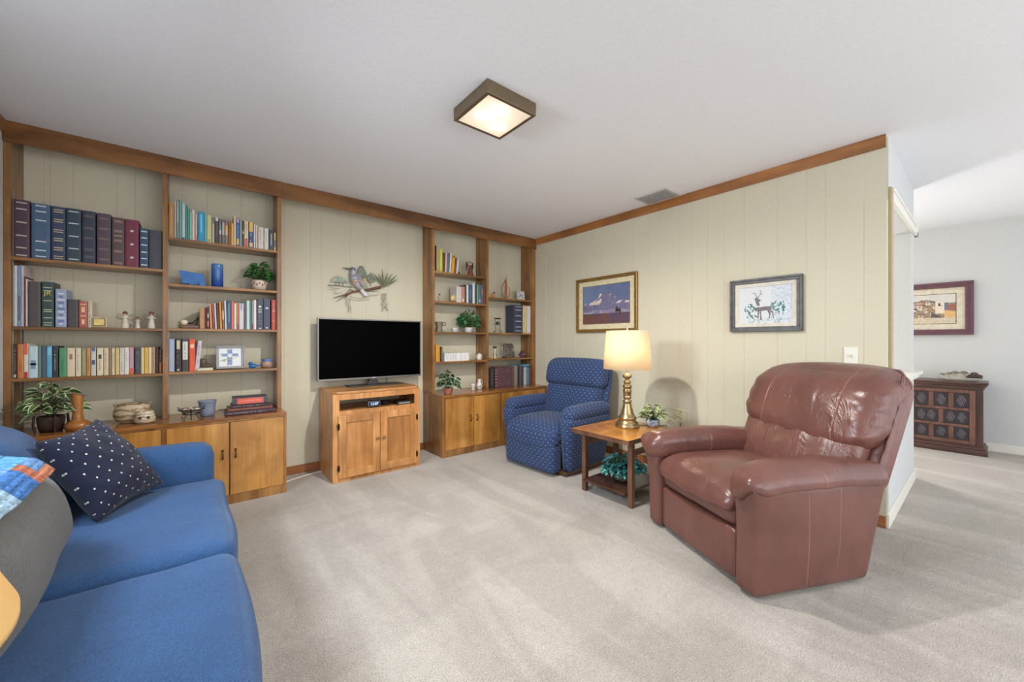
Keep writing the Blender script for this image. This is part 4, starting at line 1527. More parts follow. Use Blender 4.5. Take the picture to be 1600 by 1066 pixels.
row('rightmost bay', 'cabinet top', .6185, 3.60, [
    (765.2, 772.8, 575, (42, 38, 42), 'black encyclopedia volume', [(.1, .9, (80, 78, 84), .4)]),
    (774, 777.4, 574.5, (92, 56, 62), 'dark maroon volume with dotted spine', bands((200, 180, 170), (.1, .25, .4, .55, .7, .85), .03)),
    (777.8, 781.6, 574.3, (96, 64, 70), 'maroon encyclopedia volume', bands((130, 96, 100), (.2, .8), .02)),
    (782, 785.8, 574, (98, 68, 76), 'maroon encyclopedia volume', bands((130, 96, 100), (.2, .8), .02)),
    (786.2, 790.2, 574, (96, 66, 74), 'maroon encyclopedia volume', bands((130, 96, 100), (.2, .8), .02)),
    (790.6, 795, 574, (98, 68, 78), 'maroon encyclopedia volume', bands((130, 96, 100), (.2, .8), .02)),
    (795.4, 799.2, 573.6, (96, 68, 76), 'maroon encyclopedia volume', bands((130, 96, 100), (.2, .8), .02)),
    (799.6, 803.6, 573.4, (98, 70, 78), 'maroon encyclopedia volume', bands((130, 96, 100), (.2, .8), .02)),
    (804, 809, 572, (132, 128, 112), 'grey olive volume'),
    (809.4, 811.6, 571, (40, 40, 38), 'thin black volume'),
    (812, 814.6, 570.5, (90, 84, 80), 'thin grey brown volume'),
    (815, 818.4, 572, (66, 58, 88), 'dark violet volume'),
    (818.8, 823, 574, (176, 180, 180), 'light grey volume'),
    (823.4, 827.2, 574, (74, 132, 152), 'teal volume'),
    (827.6, 830.6, 574, (126, 56, 46), 'thin rust red volume'),
], 'row of volumes standing on the right cabinet', .16, kind='one')
# teal book lying across the last volumes
o = book((0, 0, 0), .028, .19, .13, (66, 132, 158), [(.1, .9, (100, 160, 180), .4)], name='book')
zb_ = at_y(821, 574, 3.60)[1] + .0035
o.rotation_euler = (0, PI / 2, 0)
o.location = (xy(810.5, 3.6), 3.612, zb_ + .016)
tag(o, 'teal book lying flat on top of the volumes at the right cabinet end', 'book')
# stack of large books lying on the left cabinet
zs_ = .6185
for k, (pl, pr, th, rgb, desc, ink, yy, dd) in enumerate((
        (352, 430, .024, (62, 40, 52), 'long dark book with white title, lowest of the stack on the left cabinet', (206, 196, 200), 3.47, .21),
        (356, 426, .020, (112, 62, 56), 'brown red book, second from the bottom of the stack on the left cabinet', (190, 150, 110), 3.49, .19),
        (362, 420, .018, (56, 34, 42), 'dark plum book just under the red book of the stack', (206, 200, 204), 3.51, .18),
        (364, 418, .052, (72, 64, 80), 'thick book with coral red spine on top of the stack', None, 3.53, .16))):
    x0, x1 = xy(pl, yy), xy(pr, yy)
    L = x1 - x0
    zn = [(.12, .88, (214, 96, 76), 1.2)] if k == 3 else ()
    o = book((0, 0, 0), th, L, dd, rgb, zn, (236, 190, 176, (.2, .8)) if k == 3 else (*ink, (.05, .8)), name='book')
    o.rotation_euler = (0, PI / 2, 0)
    o.location = (x0, yy, zs_ + th / 2)
    tag(o, desc, 'book', 'stack of books on the left cabinet')
    zs_ += th + .0006
# ------------------------------------------------------------------ plants
def leaf(mb, base, d, L, w, droop=.5, mat=0, edge=None, fold=.25, shape=1.0, roll=0.0):
    """a pointed leaf starting at base, pointing along d (Vector), drooping"""
    d = Vector(d).normalized()
    side = d.cross(Vector((0, 0, 1)))
    if side.length < .1:
        side = Vector((1, 0, 0))
    side.normalize()
    if roll:
        side = Matrix.Rotation(roll, 3, d) @ side
    nl = 6
    cols = (-1, -.62, 0, .62, 1) if edge is not None else (-1, 0, 1)
    vs = []
    up = side.cross(d).normalized()
    for i in range(nl + 1):
        t_ = i / nl
        c = Vector(base) + d * (L * t_) + Vector((0, 0, -droop * L * t_ * t_))
        ww = w / 2 * (math.sin(PI * min(1, t_ ** .75 * shape * .97 + .02)) ** .8 if t_ < 1 else 0.02)
        for q in cols:
            vs.append(c + side * (q * ww) + up * (abs(q) * ww * fold))
    n = len(cols)
    for i in range(nl):
        for j in range(n - 1):
            m = edge if (edge is not None and j in (0, n - 2)) else mat
            mb.add([vs[i * n + j], vs[i * n + j + 1], vs[(i + 1) * n + j + 1], vs[(i + 1) * n + j]], [(0, 1, 2, 3)], m, None, None, True)


def leafmat(rgb, name='leaf'):
    return plain(rgb, .45, var=.16, scale=40)


def plant_foliage(n, R, Hh, L, w, droop, edge, seed, base=(0, 0, 0), sq=1.0):
    rr = random.Random(seed)
    fo, st = MB(), MB()
    for k in range(n):
        a = rr.uniform(0, 2 * PI)
        q = rr.random() ** .6
        el = rr.uniform(.1, 1.0)
        tip = Vector((math.cos(a) * R * q, math.sin(a) * R * q * sq, Hh * (1 - .6 * q * q) * (.12 + .88 * el)))
        B = Vector(base)
        p = B + tip
        st.tube([B, B + Vector((tip.x * .35, tip.y * .35, tip.z * .7)), p], .0014, 4, cap=False)
        d = Vector((math.cos(a) + rr.uniform(-.5, .5), (math.sin(a) + rr.uniform(-.5, .5)) * sq, rr.uniform(-.1, .7) * (1 - q) + .1))
        leaf(fo, p, d, L * rr.uniform(.7, 1.15), w * rr.uniform(.8, 1.15), droop * rr.uniform(.4, 1.3), rr.choice((0, 0, 1)), edge, roll=rr.uniform(-1.0, 1.0))
    return fo, st


def potted(name, label, loc, pot_prof, potmat, n, R, Hh, L, w, droop, greens, edge=None, seed=1, sq=1.0, soil=True, group=None, dz=0):
    t = thing(name, label, 'potted plant', loc, group=group)
    b = MB(); b.lathe(pot_prof, 24, close=False)
    b.add([(pot_prof[0][0] * math.cos(2 * PI * k / 24), pot_prof[0][0] * math.sin(2 * PI * k / 24), pot_prof[0][1] + .0005) for k in range(24)], [tuple(range(24))])
    obj('pot', b, potmat, t, solid=.003)
    top = pot_prof[-1]
    b = MB(); b.lathe([(top[0] * .5, top[1] - .012), (top[0] * .93, top[1] - .010)], 20)
    obj('soil', b, plain((58, 42, 30), .95, var=.2, scale=120), t)
    fo, st = plant_foliage(n, R, Hh, L, w, droop, 2 if edge is not None else None, seed, (0, 0, top[1] - .008), sq)
    mats = [leafmat(greens[0]), leafmat(greens[1])]
    if edge is not None:
        mats.append(leafmat(edge))
    obj('foliage', fo, mats, t)
    obj('stems', st, plain((74, 92, 46), .6), t)
    return t


CT = .6185
def X(px, Y):
    return xy(px, Y)
# variegated hosta on the left cabinet in a dark stand
Y = 3.54
t = potted('variegated_plant', 'green plant with cream leaf edges in a dark brown pot behind the sofa', (X(80, Y), Y, CT),
           [(.045, 0), (.052, .03), (.058, .08), (.056, .095)], plain((56, 40, 34), .4), 80, .10, .21, .078, .042, .5, ((60, 96, 50), (82, 124, 62)), (214, 214, 176), 5, .8)
for a in range(4):
    b = MB(); aa = a * PI / 2 + .4
    b.tube([(.062 * math.cos(aa), .062 * math.sin(aa), .0), (.070 * math.cos(aa), .070 * math.sin(aa), .05), (.066 * math.cos(aa), .066 * math.sin(aa), .10)], .006, 6)
    obj('stand_leg', b, plain((50, 34, 28), .4), t)
Y = 3.52
t = thing('wooden_vase', 'turned honey wood vase with a slanted top behind the navy pillow', 'vase', (X(121.5, Y), Y, CT))
b = MB(); b.lathe([(.045, 0), (.056, .012), (.060, .03), (.050, .045), (.030, .058), (.024, .066), (.027, .07), (.024, .078), (.022, .10), (.026, .19), (.027, .215)], 24)
for i, v in enumerate(b.v):
    if v.z > .2:
        v.z += (v.x) * -.5
obj('body', b, wood('carved_wood', (150, 94, 40), (182, 120, 60), (200, 142, 78), 'z', .3), t)
# two stoneware pots
def glaze(rgb, name, c2, sc=14):
    if name in MC:
        return MC[name]
    m, nt, bb = newmat(name)
    v = coords(nt, rnd=False)
    w = nt.nodes.new('ShaderNodeTexWave'); w.bands_direction = 'Z'
    w.inputs['Scale'].default_value = sc; w.inputs['Distortion'].default_value = 5; w.inputs['Detail'].default_value = 3; w.inputs['Detail Scale'].default_value = 2.5
    nt.links.new(v, w.inputs['Vector'])
    nt.links.new(ramp(nt, w.outputs['Fac'], [(.42, lin(rgb)), (.58, lin(rgb)), (.72, lin(c2))]), bb.inputs['Base Color'])
    bb.inputs['Roughness'].default_value = .38
    bump(nt, bb, w.outputs['Fac'], .2, .004)
    MC[name] = m
    return m
GZ = glaze((190, 174, 146), 'brown_banded_glaze', (142, 116, 84), 9)
Y = 3.62
t = thing('stoneware_pot', 'larger round beige stoneware pot with brown markings on left cabinet', 'pot', (X(207, Y), Y, CT))
b = MB(); b.lathe([(.055, 0), (.075, .01), (.092, .04), (.094, .07), (.082, .105), (.066, .120), (.060, .126), (.058, .120), (.05, .11)], 28, sx=1.0, sy=.8)
obj('body', b, GZ, t)
b = MB()
for s in (-1, 1):
    b = MB(); b.tube([(s * .078, 0, .10), (s * .088, 0, .122), (s * .066, 0, .122)], .006, 8)
    obj('handle', b, GZ, t)
Y = 3.53
t = thing('stoneware_pot', 'smaller face-like stoneware pot in front of the larger one', 'pot', (X(226.5, Y), Y, CT))
b = MB(); b.lathe([(.038, 0), (.052, .008), (.055, .028), (.050, .045), (.046, .062), (.042, .078), (.038, .080), (.034, .07)], 24)
obj('body', b, glaze((206, 194, 168), 'pale_speckled_glaze', (170, 148, 116), 18), t)
for s in (-1, 1):
    b = MB(); b.lathe([(.009, 0), (.009, .004), (.005, .006)], 10, (0, 0, 0), 0, Matrix.Translation((s * .020, -.050, .040)) @ Matrix.Rotation(PI / 2, 4, 'X'))
    obj('eye_mark', b, plain((74, 56, 46), .4), t)
# wire bowl of potpourri
Y = 3.47
t = thing('wire_bowl', 'small glass and wire bowl of potpourri on the left cabinet', 'bowl', (X(299, Y), Y, CT))
WR = plain((60, 48, 44), .35, .8)
b = MB()
def ring(r, z, rad, n=32):
    return [(r * math.cos(2 * PI * k / n), r * math.sin(2 * PI * k / n), z) for k in range(n)]
b.tube(ring(.072, .072, 0), .003, 6, closed=True)
b.tube(ring(.045, .040, 0), .0025, 6, closed=True)
for k in range(3):
    a = k * 2.094 + .5
    ca, sa = math.cos(a), math.sin(a)
    b.tube([(.085 * ca, .085 * sa, .085), (.072 * ca, .072 * sa, .072), (.05 * ca, .05 * sa, .042), (.03 * ca, .03 * sa, .03), (.045 * ca, .045 * sa, .004), (.06 * ca, .06 * sa, .010), (.058 * ca, .058 * sa, .02)], .003, 6)
obj('wire_stand', b, WR, t)
b = MB(); b.lathe([(.02, .046), (.05, .052), (.070, .075)], 24, close=False)
obj('glass_dish', b, plain((206, 212, 210), .1, 0, .01, trans=.8), t, solid=.002)
rr = random.Random(3)
b = MB()
for k in range(40):
    a, q = rr.uniform(0, 2 * PI), rr.random() ** .5 * .045
    b.ball((q * math.cos(a), q * math.sin(a), .058 + rr.random() * .018), rr.uniform(.006, .011), 5, k % 3)
o = obj('potpourri', b, [plain((196, 176, 156), .8), plain((150, 120, 110), .8), plain((218, 206, 190), .8)], t)
o['kind'] = 'stuff'
Y = 3.58
t = thing('planter_cup', 'blue grey flared ceramic cup beside the wire bowl', 'cup', (X(324, Y), Y, CT))
b = MB(); b.lathe([(.036, 0), (.042, .004), (.046, .03), (.048, .07), (.054, .104), (.057, .110), (.053, .108), (.045, .07), (.04, .012), (.001, .01)], 26)
obj('body', b, plain((128, 138, 158), .3, var=.12, scale=18), t)
# ---- second shelf left: plaque and angels
Y = 3.68
t = thing('gold_plaque', 'small gold plaque in a cream stand on the second left shelf', 'plaque', (X(155.5, 3.64), 3.64, ZL[1]))
b = MB(); b.soft((0, 0, .036), (.074, .022, .072), .008, 6)
obj('stand', b, plain((188, 172, 138), .4), t)
b = MB(); b.box(-.028, -.0135, .012, .028, -.0112, .060)
obj('dark_border', b, plain((70, 54, 40), .5), t)
b = MB(); b.box(-.024, -.0150, .016, .024, -.0136, .056)
obj('gold_face', b, plain((214, 182, 110), .35, .35), t)
for (px, top, label, s) in ((195.5, 484, 'angel figurine with raised wire wings, leftmost of three on second left shelf', 1.0),
                            (215, 492.5, 'smallest angel figurine, middle of the three on the second left shelf', .68),
                            (236.5, 483, 'angel figurine in a pale gown, rightmost of three, second left shelf', 1.03)):
    Yp = 3.66
    t = thing('angel_figurine', label, 'figurine', (X(px, Yp), Yp, ZL[1]), group='angel figurines')
    b = MB(); b.lathe([(.020 * s, 0), (.019 * s, .02 * s), (.013 * s, .055 * s), (.012 * s, .068 * s), (.015 * s, .078 * s), (.006 * s, .088 * s)], 16)
    obj('gown', b, plain((206, 198, 182), .6), t)
    b = MB(); b.ball((0, 0, .098 * s), .011 * s, 8)
    obj('head', b, plain((196, 150, 116), .6), t)
    b = MB(); b.lathe([(.0125 * s, .094 * s), (.013 * s, .102 * s), (.008 * s, .112 * s), (.001, .114 * s)], 10, (0, .002, 0))
    obj('hair', b, plain((96, 64, 44), .7), t)
    for sg in (-1, 1):
        b = MB()
        b.tube([(sg * .008 * s, .008, .075 * s), (sg * .035 * s, .014, .096 * s), (sg * .045 * s, .014, .080 * s), (sg * .030 * s, .014, .060 * s), (sg * .008 * s, .008, .062 * s)], .0016, 5)
        b.tube([(sg * .010 * s, .010, .069 * s), (sg * .038 * s, .014, .084 * s)], .0013, 5)
        b.tube([(sg * .010 * s, .010, .066 * s), (sg * .034 * s, .014, .070 * s)], .0013, 5)
        obj('wing', b, plain((150, 130, 100), .4, .6), t)
    for sg in (-1, 1):
        b = MB(); b.tube([(sg * .013 * s, 0, .076 * s), (sg * .020 * s, -.008, .066 * s), (sg * .006 * s, -.016, .068 * s)], [.0045 * s, .004 * s, .003 * s], 7)
        obj('arm', b, plain((206, 198, 182), .6), t)
# ---- second bay ornaments
Y = 3.70
t = thing('blue_tile', 'slanted blue glass tile on a small stand, second bay', 'plaque', (X(302, Y), Y, ZM[1]))
b = MB(); b.prism([(-.062, .018), (.075, .004), (.058, .098), (-.082, .116)], -.004, .004, 'y', 0, Matrix.Rotation(-.18, 4, 'X'))
obj('glass', b, plain((74, 124, 190), .15, 0, .1, .6, 12), t, bevel=.001)
b = MB(); b.tube([(-.03, -.022, .003), (-.03, -.012, .02), (-.03, .04, .003)], .003, 6); b.tube([(.03, -.022, .003), (.03, -.012, .02), (.03, .04, .003)], .003, 6); b.tube([(-.03, .04, .003), (.03, .04, .003)], .003, 6)
obj('stand', b, plain((36, 50, 86), .4), t)
Y = 3.68
t = thing('blue_vase', 'tall cylindrical cobalt blue glass vase, second bay', 'vase', (X(339.5, Y), Y, ZM[1]))
b = MB(); b.lathe([(.034, 0), (.037, .004), (.037, .17), (.036, .177), (.033, .175), (.032, .01), (.001, .008)], 28)
m, nt, bb = newmat('cobalt_glass')
tc = nt.nodes.new('ShaderNodeTexCoord'); sx_ = nt.nodes.new('ShaderNodeSeparateXYZ'); nt.links.new(tc.outputs['Generated'], sx_.inputs[0])
nt.links.new(ramp(nt, sx_.outputs[2], [(0.0, lin((30, 66, 140))), (.6, lin((54, 100, 168))), (1.0, lin((86, 130, 184)))]), bb.inputs['Base Color'])
bb.inputs['Roughness'].default_value = .08
obj('body', b, m, t)
Y = 3.70
t = potted('ivy_plant', 'bright green pothos in a painted cream pot at the right of second bay', (X(405, Y), Y, ZM[1]),
           [(.030, 0), (.045, .012), (.057, .045), (.056, .07), (.052, .082)], plain((206, 190, 168), .35, var=.10, scale=26), 90, .078, .15, .050, .042, .5, ((58, 112, 52), (84, 142, 70)), None, 12, .75)
b = MB()
for k in range(7):
    a = -2.6 + k * .33
    b.ball((.056 * math.cos(a), .056 * math.sin(a), .045 + .012 * (k % 2)), .007, 6, k % 2, sc=(1, 1, 1))
obj('painted_flowers', b, [plain((110, 84, 140), .4), plain((176, 96, 84), .4)], t)['kind'] = 'stuff'
# pipe on a wooden rest
Y = 3.67
t = thing('pipe_rest', 'dark wooden pipe rest beside the tan book, second bay', 'pipe rest', (X(297.5, Y), Y, ZM[2]))
b = MB(); b.soft((0, 0, .013), (.115, .045, .026), .006, 6)
obj('base', b, walnut('x'), t)
b = MB(); b.tube([(.03, 0, .026), (.040, 0, .055), (.046, 0, .078)], .005, 8)
obj('prop', b, plain((40, 32, 28), .4), t)
t = thing('tobacco_pipe', 'white bowled tobacco pipe with a black stem lying on its rest', 'pipe', (X(297.5, Y), Y - .004, ZM[2] + .0265))
b = MB(); b.lathe([(.010, 0.0), (.020, .008), (.024, .020), (.020, .032), (.014, .036)], 18, (-.036, 0, 0))
obj('bowl', b, plain((220, 210, 186), .35), t)
b = MB(); b.tube([(-.012, 0, .012), (.012, -.004, .014), (.028, -.006, .034), (.043, -.006, .058), (.046, -.006, .064)], [.006, .005, .0045, .004, .005], 8)
obj('stem', b, plain((30, 24, 22), .25), t)
# boot bookend on a stone
Y = 3.64
t = thing('boot_figurine', 'small bronze boot on a pale stone slab beside the leaning book', 'figurine', (X(320.5, Y), Y, ZM[3]))
b = MB(); b.box(-.046, -.025, 0, .046, .025, .020)
obj('stone', b, plain((206, 198, 176), .7), t, bevel=.003)
b = MB()
b.soft((.004, 0, .036), (.066, .032, .03), .013, 8)
b.soft((-.010, 0, .064), (.040, .032, .050), .012, 8)
b.box(-.032, -.017, .0205, .038, .017, .026)
obj('boot', b, plain((92, 78, 60), .45, .4), t)
# framed cross
def framed(name, label, cat, loc, rz, w, h, fr, fmat, art=None, mat_w=0.0, matcol=(226, 218, 190), depth=.02, res=(60, 60), lean_=0.0, inner=None):
    """frame centred on loc (bottom centre), facing -y"""
    t = thing(name, label, cat, loc, rz)
    R = Matrix.Rotation(-lean_, 4, 'X')
    profs = [(0, 1.0), (.55, .72), (.8, .5)]
    b = MB()
    for (x0, z0, x1, z1) in ((-w / 2, 0, w / 2, fr), (-w / 2, h - fr, w / 2, h), (-w / 2, fr, -w / 2 + fr, h - fr), (w / 2 - fr, fr, w / 2, h - fr)):
        b.box(x0, -depth, z0, x1, 0, z1, 0, R)
    iw = fr * .45
    for (x0, z0, x1, z1) in ((-w / 2, 0, w / 2, iw), (-w / 2, h - iw, w / 2, h), (-w / 2, iw, -w / 2 + iw, h - iw), (w / 2 - iw, iw, w / 2, h - iw)):
        b.box(x0, -depth * 1.35, z0, x1, -depth, z1, 0, R)
    obj('frame', b, fmat, t, bevel=min(.003, fr * .12))
    if inner:
        iw0, icol = inner
        b = MB()
        for (x0, z0, x1, z1) in ((-w / 2 + fr, fr, w / 2 - fr, fr + iw0), (-w / 2 + fr, h - fr - iw0, w / 2 - fr, h - fr), (-w / 2 + fr, fr + iw0, -w / 2 + fr + iw0, h - fr - iw0), (w / 2 - fr - iw0, fr + iw0, w / 2 - fr, h - fr - iw0)):
            b.box(x0, -depth * .7, z0, x1, -.002, z1, 0, R)
        obj('inner_frame', b, plain(icol, .5), t)
        fr2 = fr + iw0
    else:
        fr2 = fr
    if mat_w:
        b = MB(); b.box(-w / 2 + fr2, -depth * .4, fr2, w / 2 - fr2, -.001, h - fr2, 0, R)
        obj('mount', b, plain(matcol, .8), t)
        z = .001
        b = MB()
        e = mat_w - .006
        for (x0, z0, x1, z1) in ((-w / 2 + fr2 + e, fr2 + e, w / 2 - fr2 - e, fr2 + e + .005), (-w / 2 + fr2 + e, h - fr2 - e - .005, w / 2 - fr2 - e, h - fr2 - e), (-w / 2 + fr2 + e, fr2 + e, -w / 2 + fr2 + e + .005, h - fr2 - e), (w / 2 - fr2 - e - .005, fr2 + e, w / 2 - fr2 - e, h - fr2 - e)):
            b.box(x0, -depth * .4 - .0012, z0, x1, -depth * .4, z1, 0, R)
        obj('mount_line', b, plain((96, 84, 72), .7), t)
    if art:
        aw, ah = w - 2 * fr2 - 2 * mat_w, h - 2 * fr2 - 2 * mat_w
        yy = -depth * .4 - .0016
        def f(u, v):
            return R @ Vector((-aw / 2 + u * aw, yy, fr2 + mat_w + v * ah))
        art_grid(f, res[0], res[1], art, 'picture', vcolor('printed_picture', .45, .4), t)
    return t


def clampc(c):
    return tuple(max(0, min(255, q)) for q in c)


def mixt(a, b_, t_):
    return tuple(a[i] * (1 - t_) + b_[i] * t_ for i in range(3))


def cross_art(u, v):
    c = (226, 230, 232)
    n = noise.noise(Vector((u * 14, v * 14, 2)))
    if abs(u - .47) < .10 and .06 < v < .95 or (abs(v - .62) < .085 and .10 < u < .86):
        c = (120, 140, 178) if n < .15 else (168, 180, 204)
    d = math.hypot((u - .48), (v - .60))
    if d < .13:
        c = (224, 226, 232) if d < .09 else (176, 190, 206)
    if math.hypot((u - .22) / 1.3, v - .33) < .07 or (abs(v - .25 - .15 * math.sin(u * 5)) < .02 and u < .5):
        c = (168, 186, 140)
    if abs(v - .35 - .5 * (u - .5)) < .02 and u > .5 and u < .85:
        c = (206, 196, 150)
    return c
Y = 3.70
framed('picture_frame', 'small silver framed blue cross picture standing on the lowest shelf, second bay', 'picture frame', (X(360, Y), Y, ZM[3] + .003), 0, .178, .176, .018,
       plain((148, 146, 150), .4, .3), cross_art, 0, lean_=.12, res=(50, 50))
Y = 3.66
t = thing('bird_figurine', 'little cobalt glass bird facing the small pot', 'figurine', (X(395, Y), Y, ZM[3]))
b = MB()
b.soft((0, 0, .020), (.050, .030, .034), .014, 8, fn=lambda p: Vector((p.x, p.y, p.z + .15 * max(0, p.x))))
b.ball((-.015, 0, .040), .014, 8)
b.tube([(.018, 0, .024), (.04, 0, .022), (.058, 0, .030)], [.009, .007, .003], 8)
b.tube([(-.026, 0, .040), (-.036, 0, .036)], [.004, .001], 6)
obj('body', b, plain((30, 96, 160), .08, 0, .1), t)
t = thing('small_pot', 'small round pot with blue rim at the right end of the lowest shelf', 'pot', (X(417, Y), Y, ZM[3]))
b = MB(); b.lathe([(.025, 0), (.040, .012), (.044, .032), (.036, .052)], 22)
obj('body', b, plain((156, 124, 108), .4, var=.15), t)
b = MB(); b.lathe([(.036, .0525), (.034, .060), (.042, .072), (.038, .072), (.03, .058)], 22)
obj('rim', b, plain((84, 112, 158), .3), t)
# ---- third bay ornaments
Y = 3.66
t = thing('bird_figurine', 'tiny black and white bird bookend by the leaning white book, third bay', 'figurine', (X(716.5, Y), Y, ZC[0]))
b = MB(); b.box(-.028, -.02, 0, .03, .02, .006)
obj('base', b, plain((214, 206, 190), .6), t)
b = MB(); b.soft((0, 0, .018), (.034, .018, .022), .009, 6); b.ball((-.012, 0, .031), .008, 6)
obj('body', b, plain((60, 58, 56), .5), t)
Y = 3.67
t = thing('carved_angel', 'dark red carved wooden angel with arched halo on the top shelf', 'figurine', (X(735, Y), Y, ZC[0]))
b = MB(); b.lathe([(.040, 0), (.036, .02), (.022, .08), (.013, .115), (.010, .125)], 18)
obj('gown', b, plain((120, 66, 42), .4, var=.12), t)
b = MB(); b.ball((0, 0, .137), .013, 8)
obj('head', b, plain((206, 180, 150), .5), t)
b = MB(); b.tube([(.024 * math.cos(a), .006, .140 + .028 * math.sin(a)) for a in [k * PI / 8 - .3 for k in range(11)]], .005, 6)
obj('halo', b, plain((130, 104, 70), .4), t)
for s in (-1, 1):
    b = MB(); b.tube([(s * .012, .012, .10), (s * .035, .016, .135), (s * .040, .016, .16), (s * .038, .016, .09), (s * .030, .016, .06)], [.004, .008, .006, .008, .003], 7)
    obj('wing', b, plain((58, 28, 34), .4), t)
Y = 3.66
t = thing('wooden_figurine', 'small thin figurine at the left of the second shelf, third bay', 'figurine', (X(685.5, Y), Y, ZC[1]))
b = MB(); b.tube([(.0, 0, 0), (.002, 0, .03), (-.004, 0, .05), (.004, 0, .062)], [.012, .006, .007, .004], 8)
obj('body', b, plain((170, 150, 120), .5), t)
b = MB(); b.ball((.008, 0, .074), .010, 7)
obj('head', b, plain((96, 66, 44), .5), t)
t = thing('round_ornament', 'round pale gold ornament on a dark foot beside the white grey book', 'ornament', (X(708.3, Y), Y, ZC[1]))
b = MB(); b.lathe([(.022, 0), (.030, .006), (.022, .012)], 18)
obj('foot', b, plain((90, 72, 50), .4), t)
b = MB(); b.ball((0, 0, .048), .038, 12, sc=(1, .55, 1))
obj('disc', b, plain((206, 182, 128), .45, .2, .18, scale=60), t)
Y = 3.66
t = thing('stoneware_mug', 'tall grey brown stoneware mug with a ring handle, third bay', 'mug', (X(686, Y), Y, ZC[2]))
b = MB(); b.lathe([(.034, 0), (.036, .01), (.032, .035), (.034, .055), (.040, .085), (.042, .108), (.038, .108), (.034, .08), (.028, .012), (.001, .01)], 22)
obj('body', b, glaze((128, 118, 96), 'grey_stoneware', (92, 82, 66), 16), t)
b = MB(); b.tube([(.040 + .020 + .020 * math.cos(a), 0, .085 + .018 * math.sin(a)) for a in [k * 2 * PI / 14 for k in range(14)]], .005, 7, closed=True)
obj('handle', b, plain((116, 106, 86), .4), t)
t = thing('small_cup', 'short white and dark handmade cup between the mug and potted pothos', 'cup', (X(710.5, Y), Y, ZC[2]))
b = MB(); b.lathe([(.022, 0), (.028, .008), (.036, .03), (.038, .048), (.034, .048), (.030, .02), (.001, .01)], 20)
obj('body', b, plain((186, 188, 184), .35, var=.12, scale=18), t)
b = MB(); b.tube([(-.034, 0, .044), (-.040, 0, .03), (-.032, 0, .012)], .004, 6)
obj('dark_edge', b, plain((66, 60, 56), .4), t)
Y = 3.70
potted('pothos_plant', 'green pothos in a smooth white pot on the third shelf, third bay', (X(730.5, Y), Y - .02, ZC[2]),
       [(.030, 0), (.036, .004), (.045, .050), (.046, .055)], plain((212, 212, 208), .3, var=.01), 130, .115, .21, .052, .042, .6, ((46, 104, 60), (92, 148, 96)), None, 22, .7)
Y = 3.67
t = thing('painted_jar', 'white lidded jar with painted flowers on the lowest shelf, third bay', 'jar', (X(749, Y), Y, ZC[3]))
b = MB(); b.lathe([(.022, 0), (.032, .008), (.036, .03), (.034, .05), (.026, .062)], 22)
obj('body', b, plain((212, 202, 188), .3, var=.08, scale=26), t)
b = MB(); b.lathe([(.028, .0625), (.028, .068), (.010, .074), (.008, .080), (.001, .082)], 18)
obj('lid', b, plain((196, 186, 170), .3), t)
b = MB(); b.ball((0, -.034, .032), .008, 6, sc=(1, .4, 1))
obj('painted_flower', b, plain((90, 70, 76), .4), t)
Y = 3.50
t = potted('waxy_plant', 'dark leafed plant in a terracotta pot on the right cabinet', (X(700, Y), Y, CT),
       [(.034, 0), (.040, .005), (.052, .05), (.054, .052), (.054, .062)], plain((186, 120, 98), .7, var=.05), 60, .10, .18, .070, .055, .6, ((44, 66, 48), (84, 108, 76)), (120, 140, 108), 31, .75)
b = MB(); b.ball((-.075, -.01, .178), .018, 7, sc=(1, .5, 1)); b.tube([(-.075, -.01, .165), (-.05, 0, .12), (0, 0, .06)], .0018, 5)
obj('bud', b, plain((66, 70, 36), .5), t)
b = MB(); leaf(b, Vector((.02, -.055, .10)), (.7, -.5, -.1), .07, .05, .4)
obj('blue_leaf', b, plain((96, 150, 176), .4, var=.15), t)
Y = 3.62
t = thing('candle_glass', 'small white candle glass left of the floral jug on the right cabinet', 'candle', (X(739, Y - .04), Y - .04, CT))
b = MB(); b.lathe([(.018, 0), (.022, .004), (.016, .022), (.022, .045), (.025, .070), (.022, .070), (.018, .05), (.001, .03)], 18)
obj('body', b, plain((216, 206, 204), .3, var=.03), t)
t = thing('floral_jug', 'white floral jug with a slim neck on the right cabinet', 'vase', (X(749, Y), Y, CT))
b = MB(); b.lathe([(.024, 0), (.030, .006), (.036, .030), (.034, .055), (.022, .075), (.018, .095), (.024, .112), (.020, .112), (.014, .09)], 22)
obj('body', b, plain((208, 200, 192), .3, var=.08, scale=30), t)
b = MB(); b.tube([(.018, 0, .10), (.040, 0, .092), (.042, 0, .06), (.033, 0, .05)], .004, 7)
obj('handle', b, plain((196, 186, 180), .3), t)
b = MB(); b.ball((-.01, -.033, .035), .009, 6, sc=(1, .4, 1)); b.ball((.012, -.032, .048), .007, 6, sc=(1, .4, 1))
obj('painted_flower', b, plain((120, 76, 84), .4), t)
# ---- rightmost bay ornaments
Y = 3.66
t = thing('rabbit_figurine', 'orange and grey wooden animal figurine left of the abstract sculpture', 'figurine', (X(770, Y), Y, ZR[0]))
b = MB(); b.soft((0, 0, .020), (.052, .026, .036), .014, 8); b.tube([(.008, 0, .03), (.014, 0, .05)], .008, 7)
obj('body', b, plain((190, 112, 52), .4, var=.15), t)
b = MB(); b.ball((.018, 0, .060), .015, 8)
obj('head', b, plain((110, 92, 76), .5), t)
b = MB(); b.tube([(-.022, 0, .025), (-.026, 0, .05), (-.022, 0, .066)], [.006, .005, .002], 6)
obj('tail', b, plain((150, 84, 40), .4), t)
Y = 3.68
t = thing('abstract_sculpture', 'bent wood sculpture shaped like a sail and loop, rightmost bay', 'sculpture', (X(790, Y), Y, ZR[0]))
WD = wood('bent_wood', (120, 74, 34), (150, 98, 50), (170, 118, 66), 'z', .3)
b = MB()
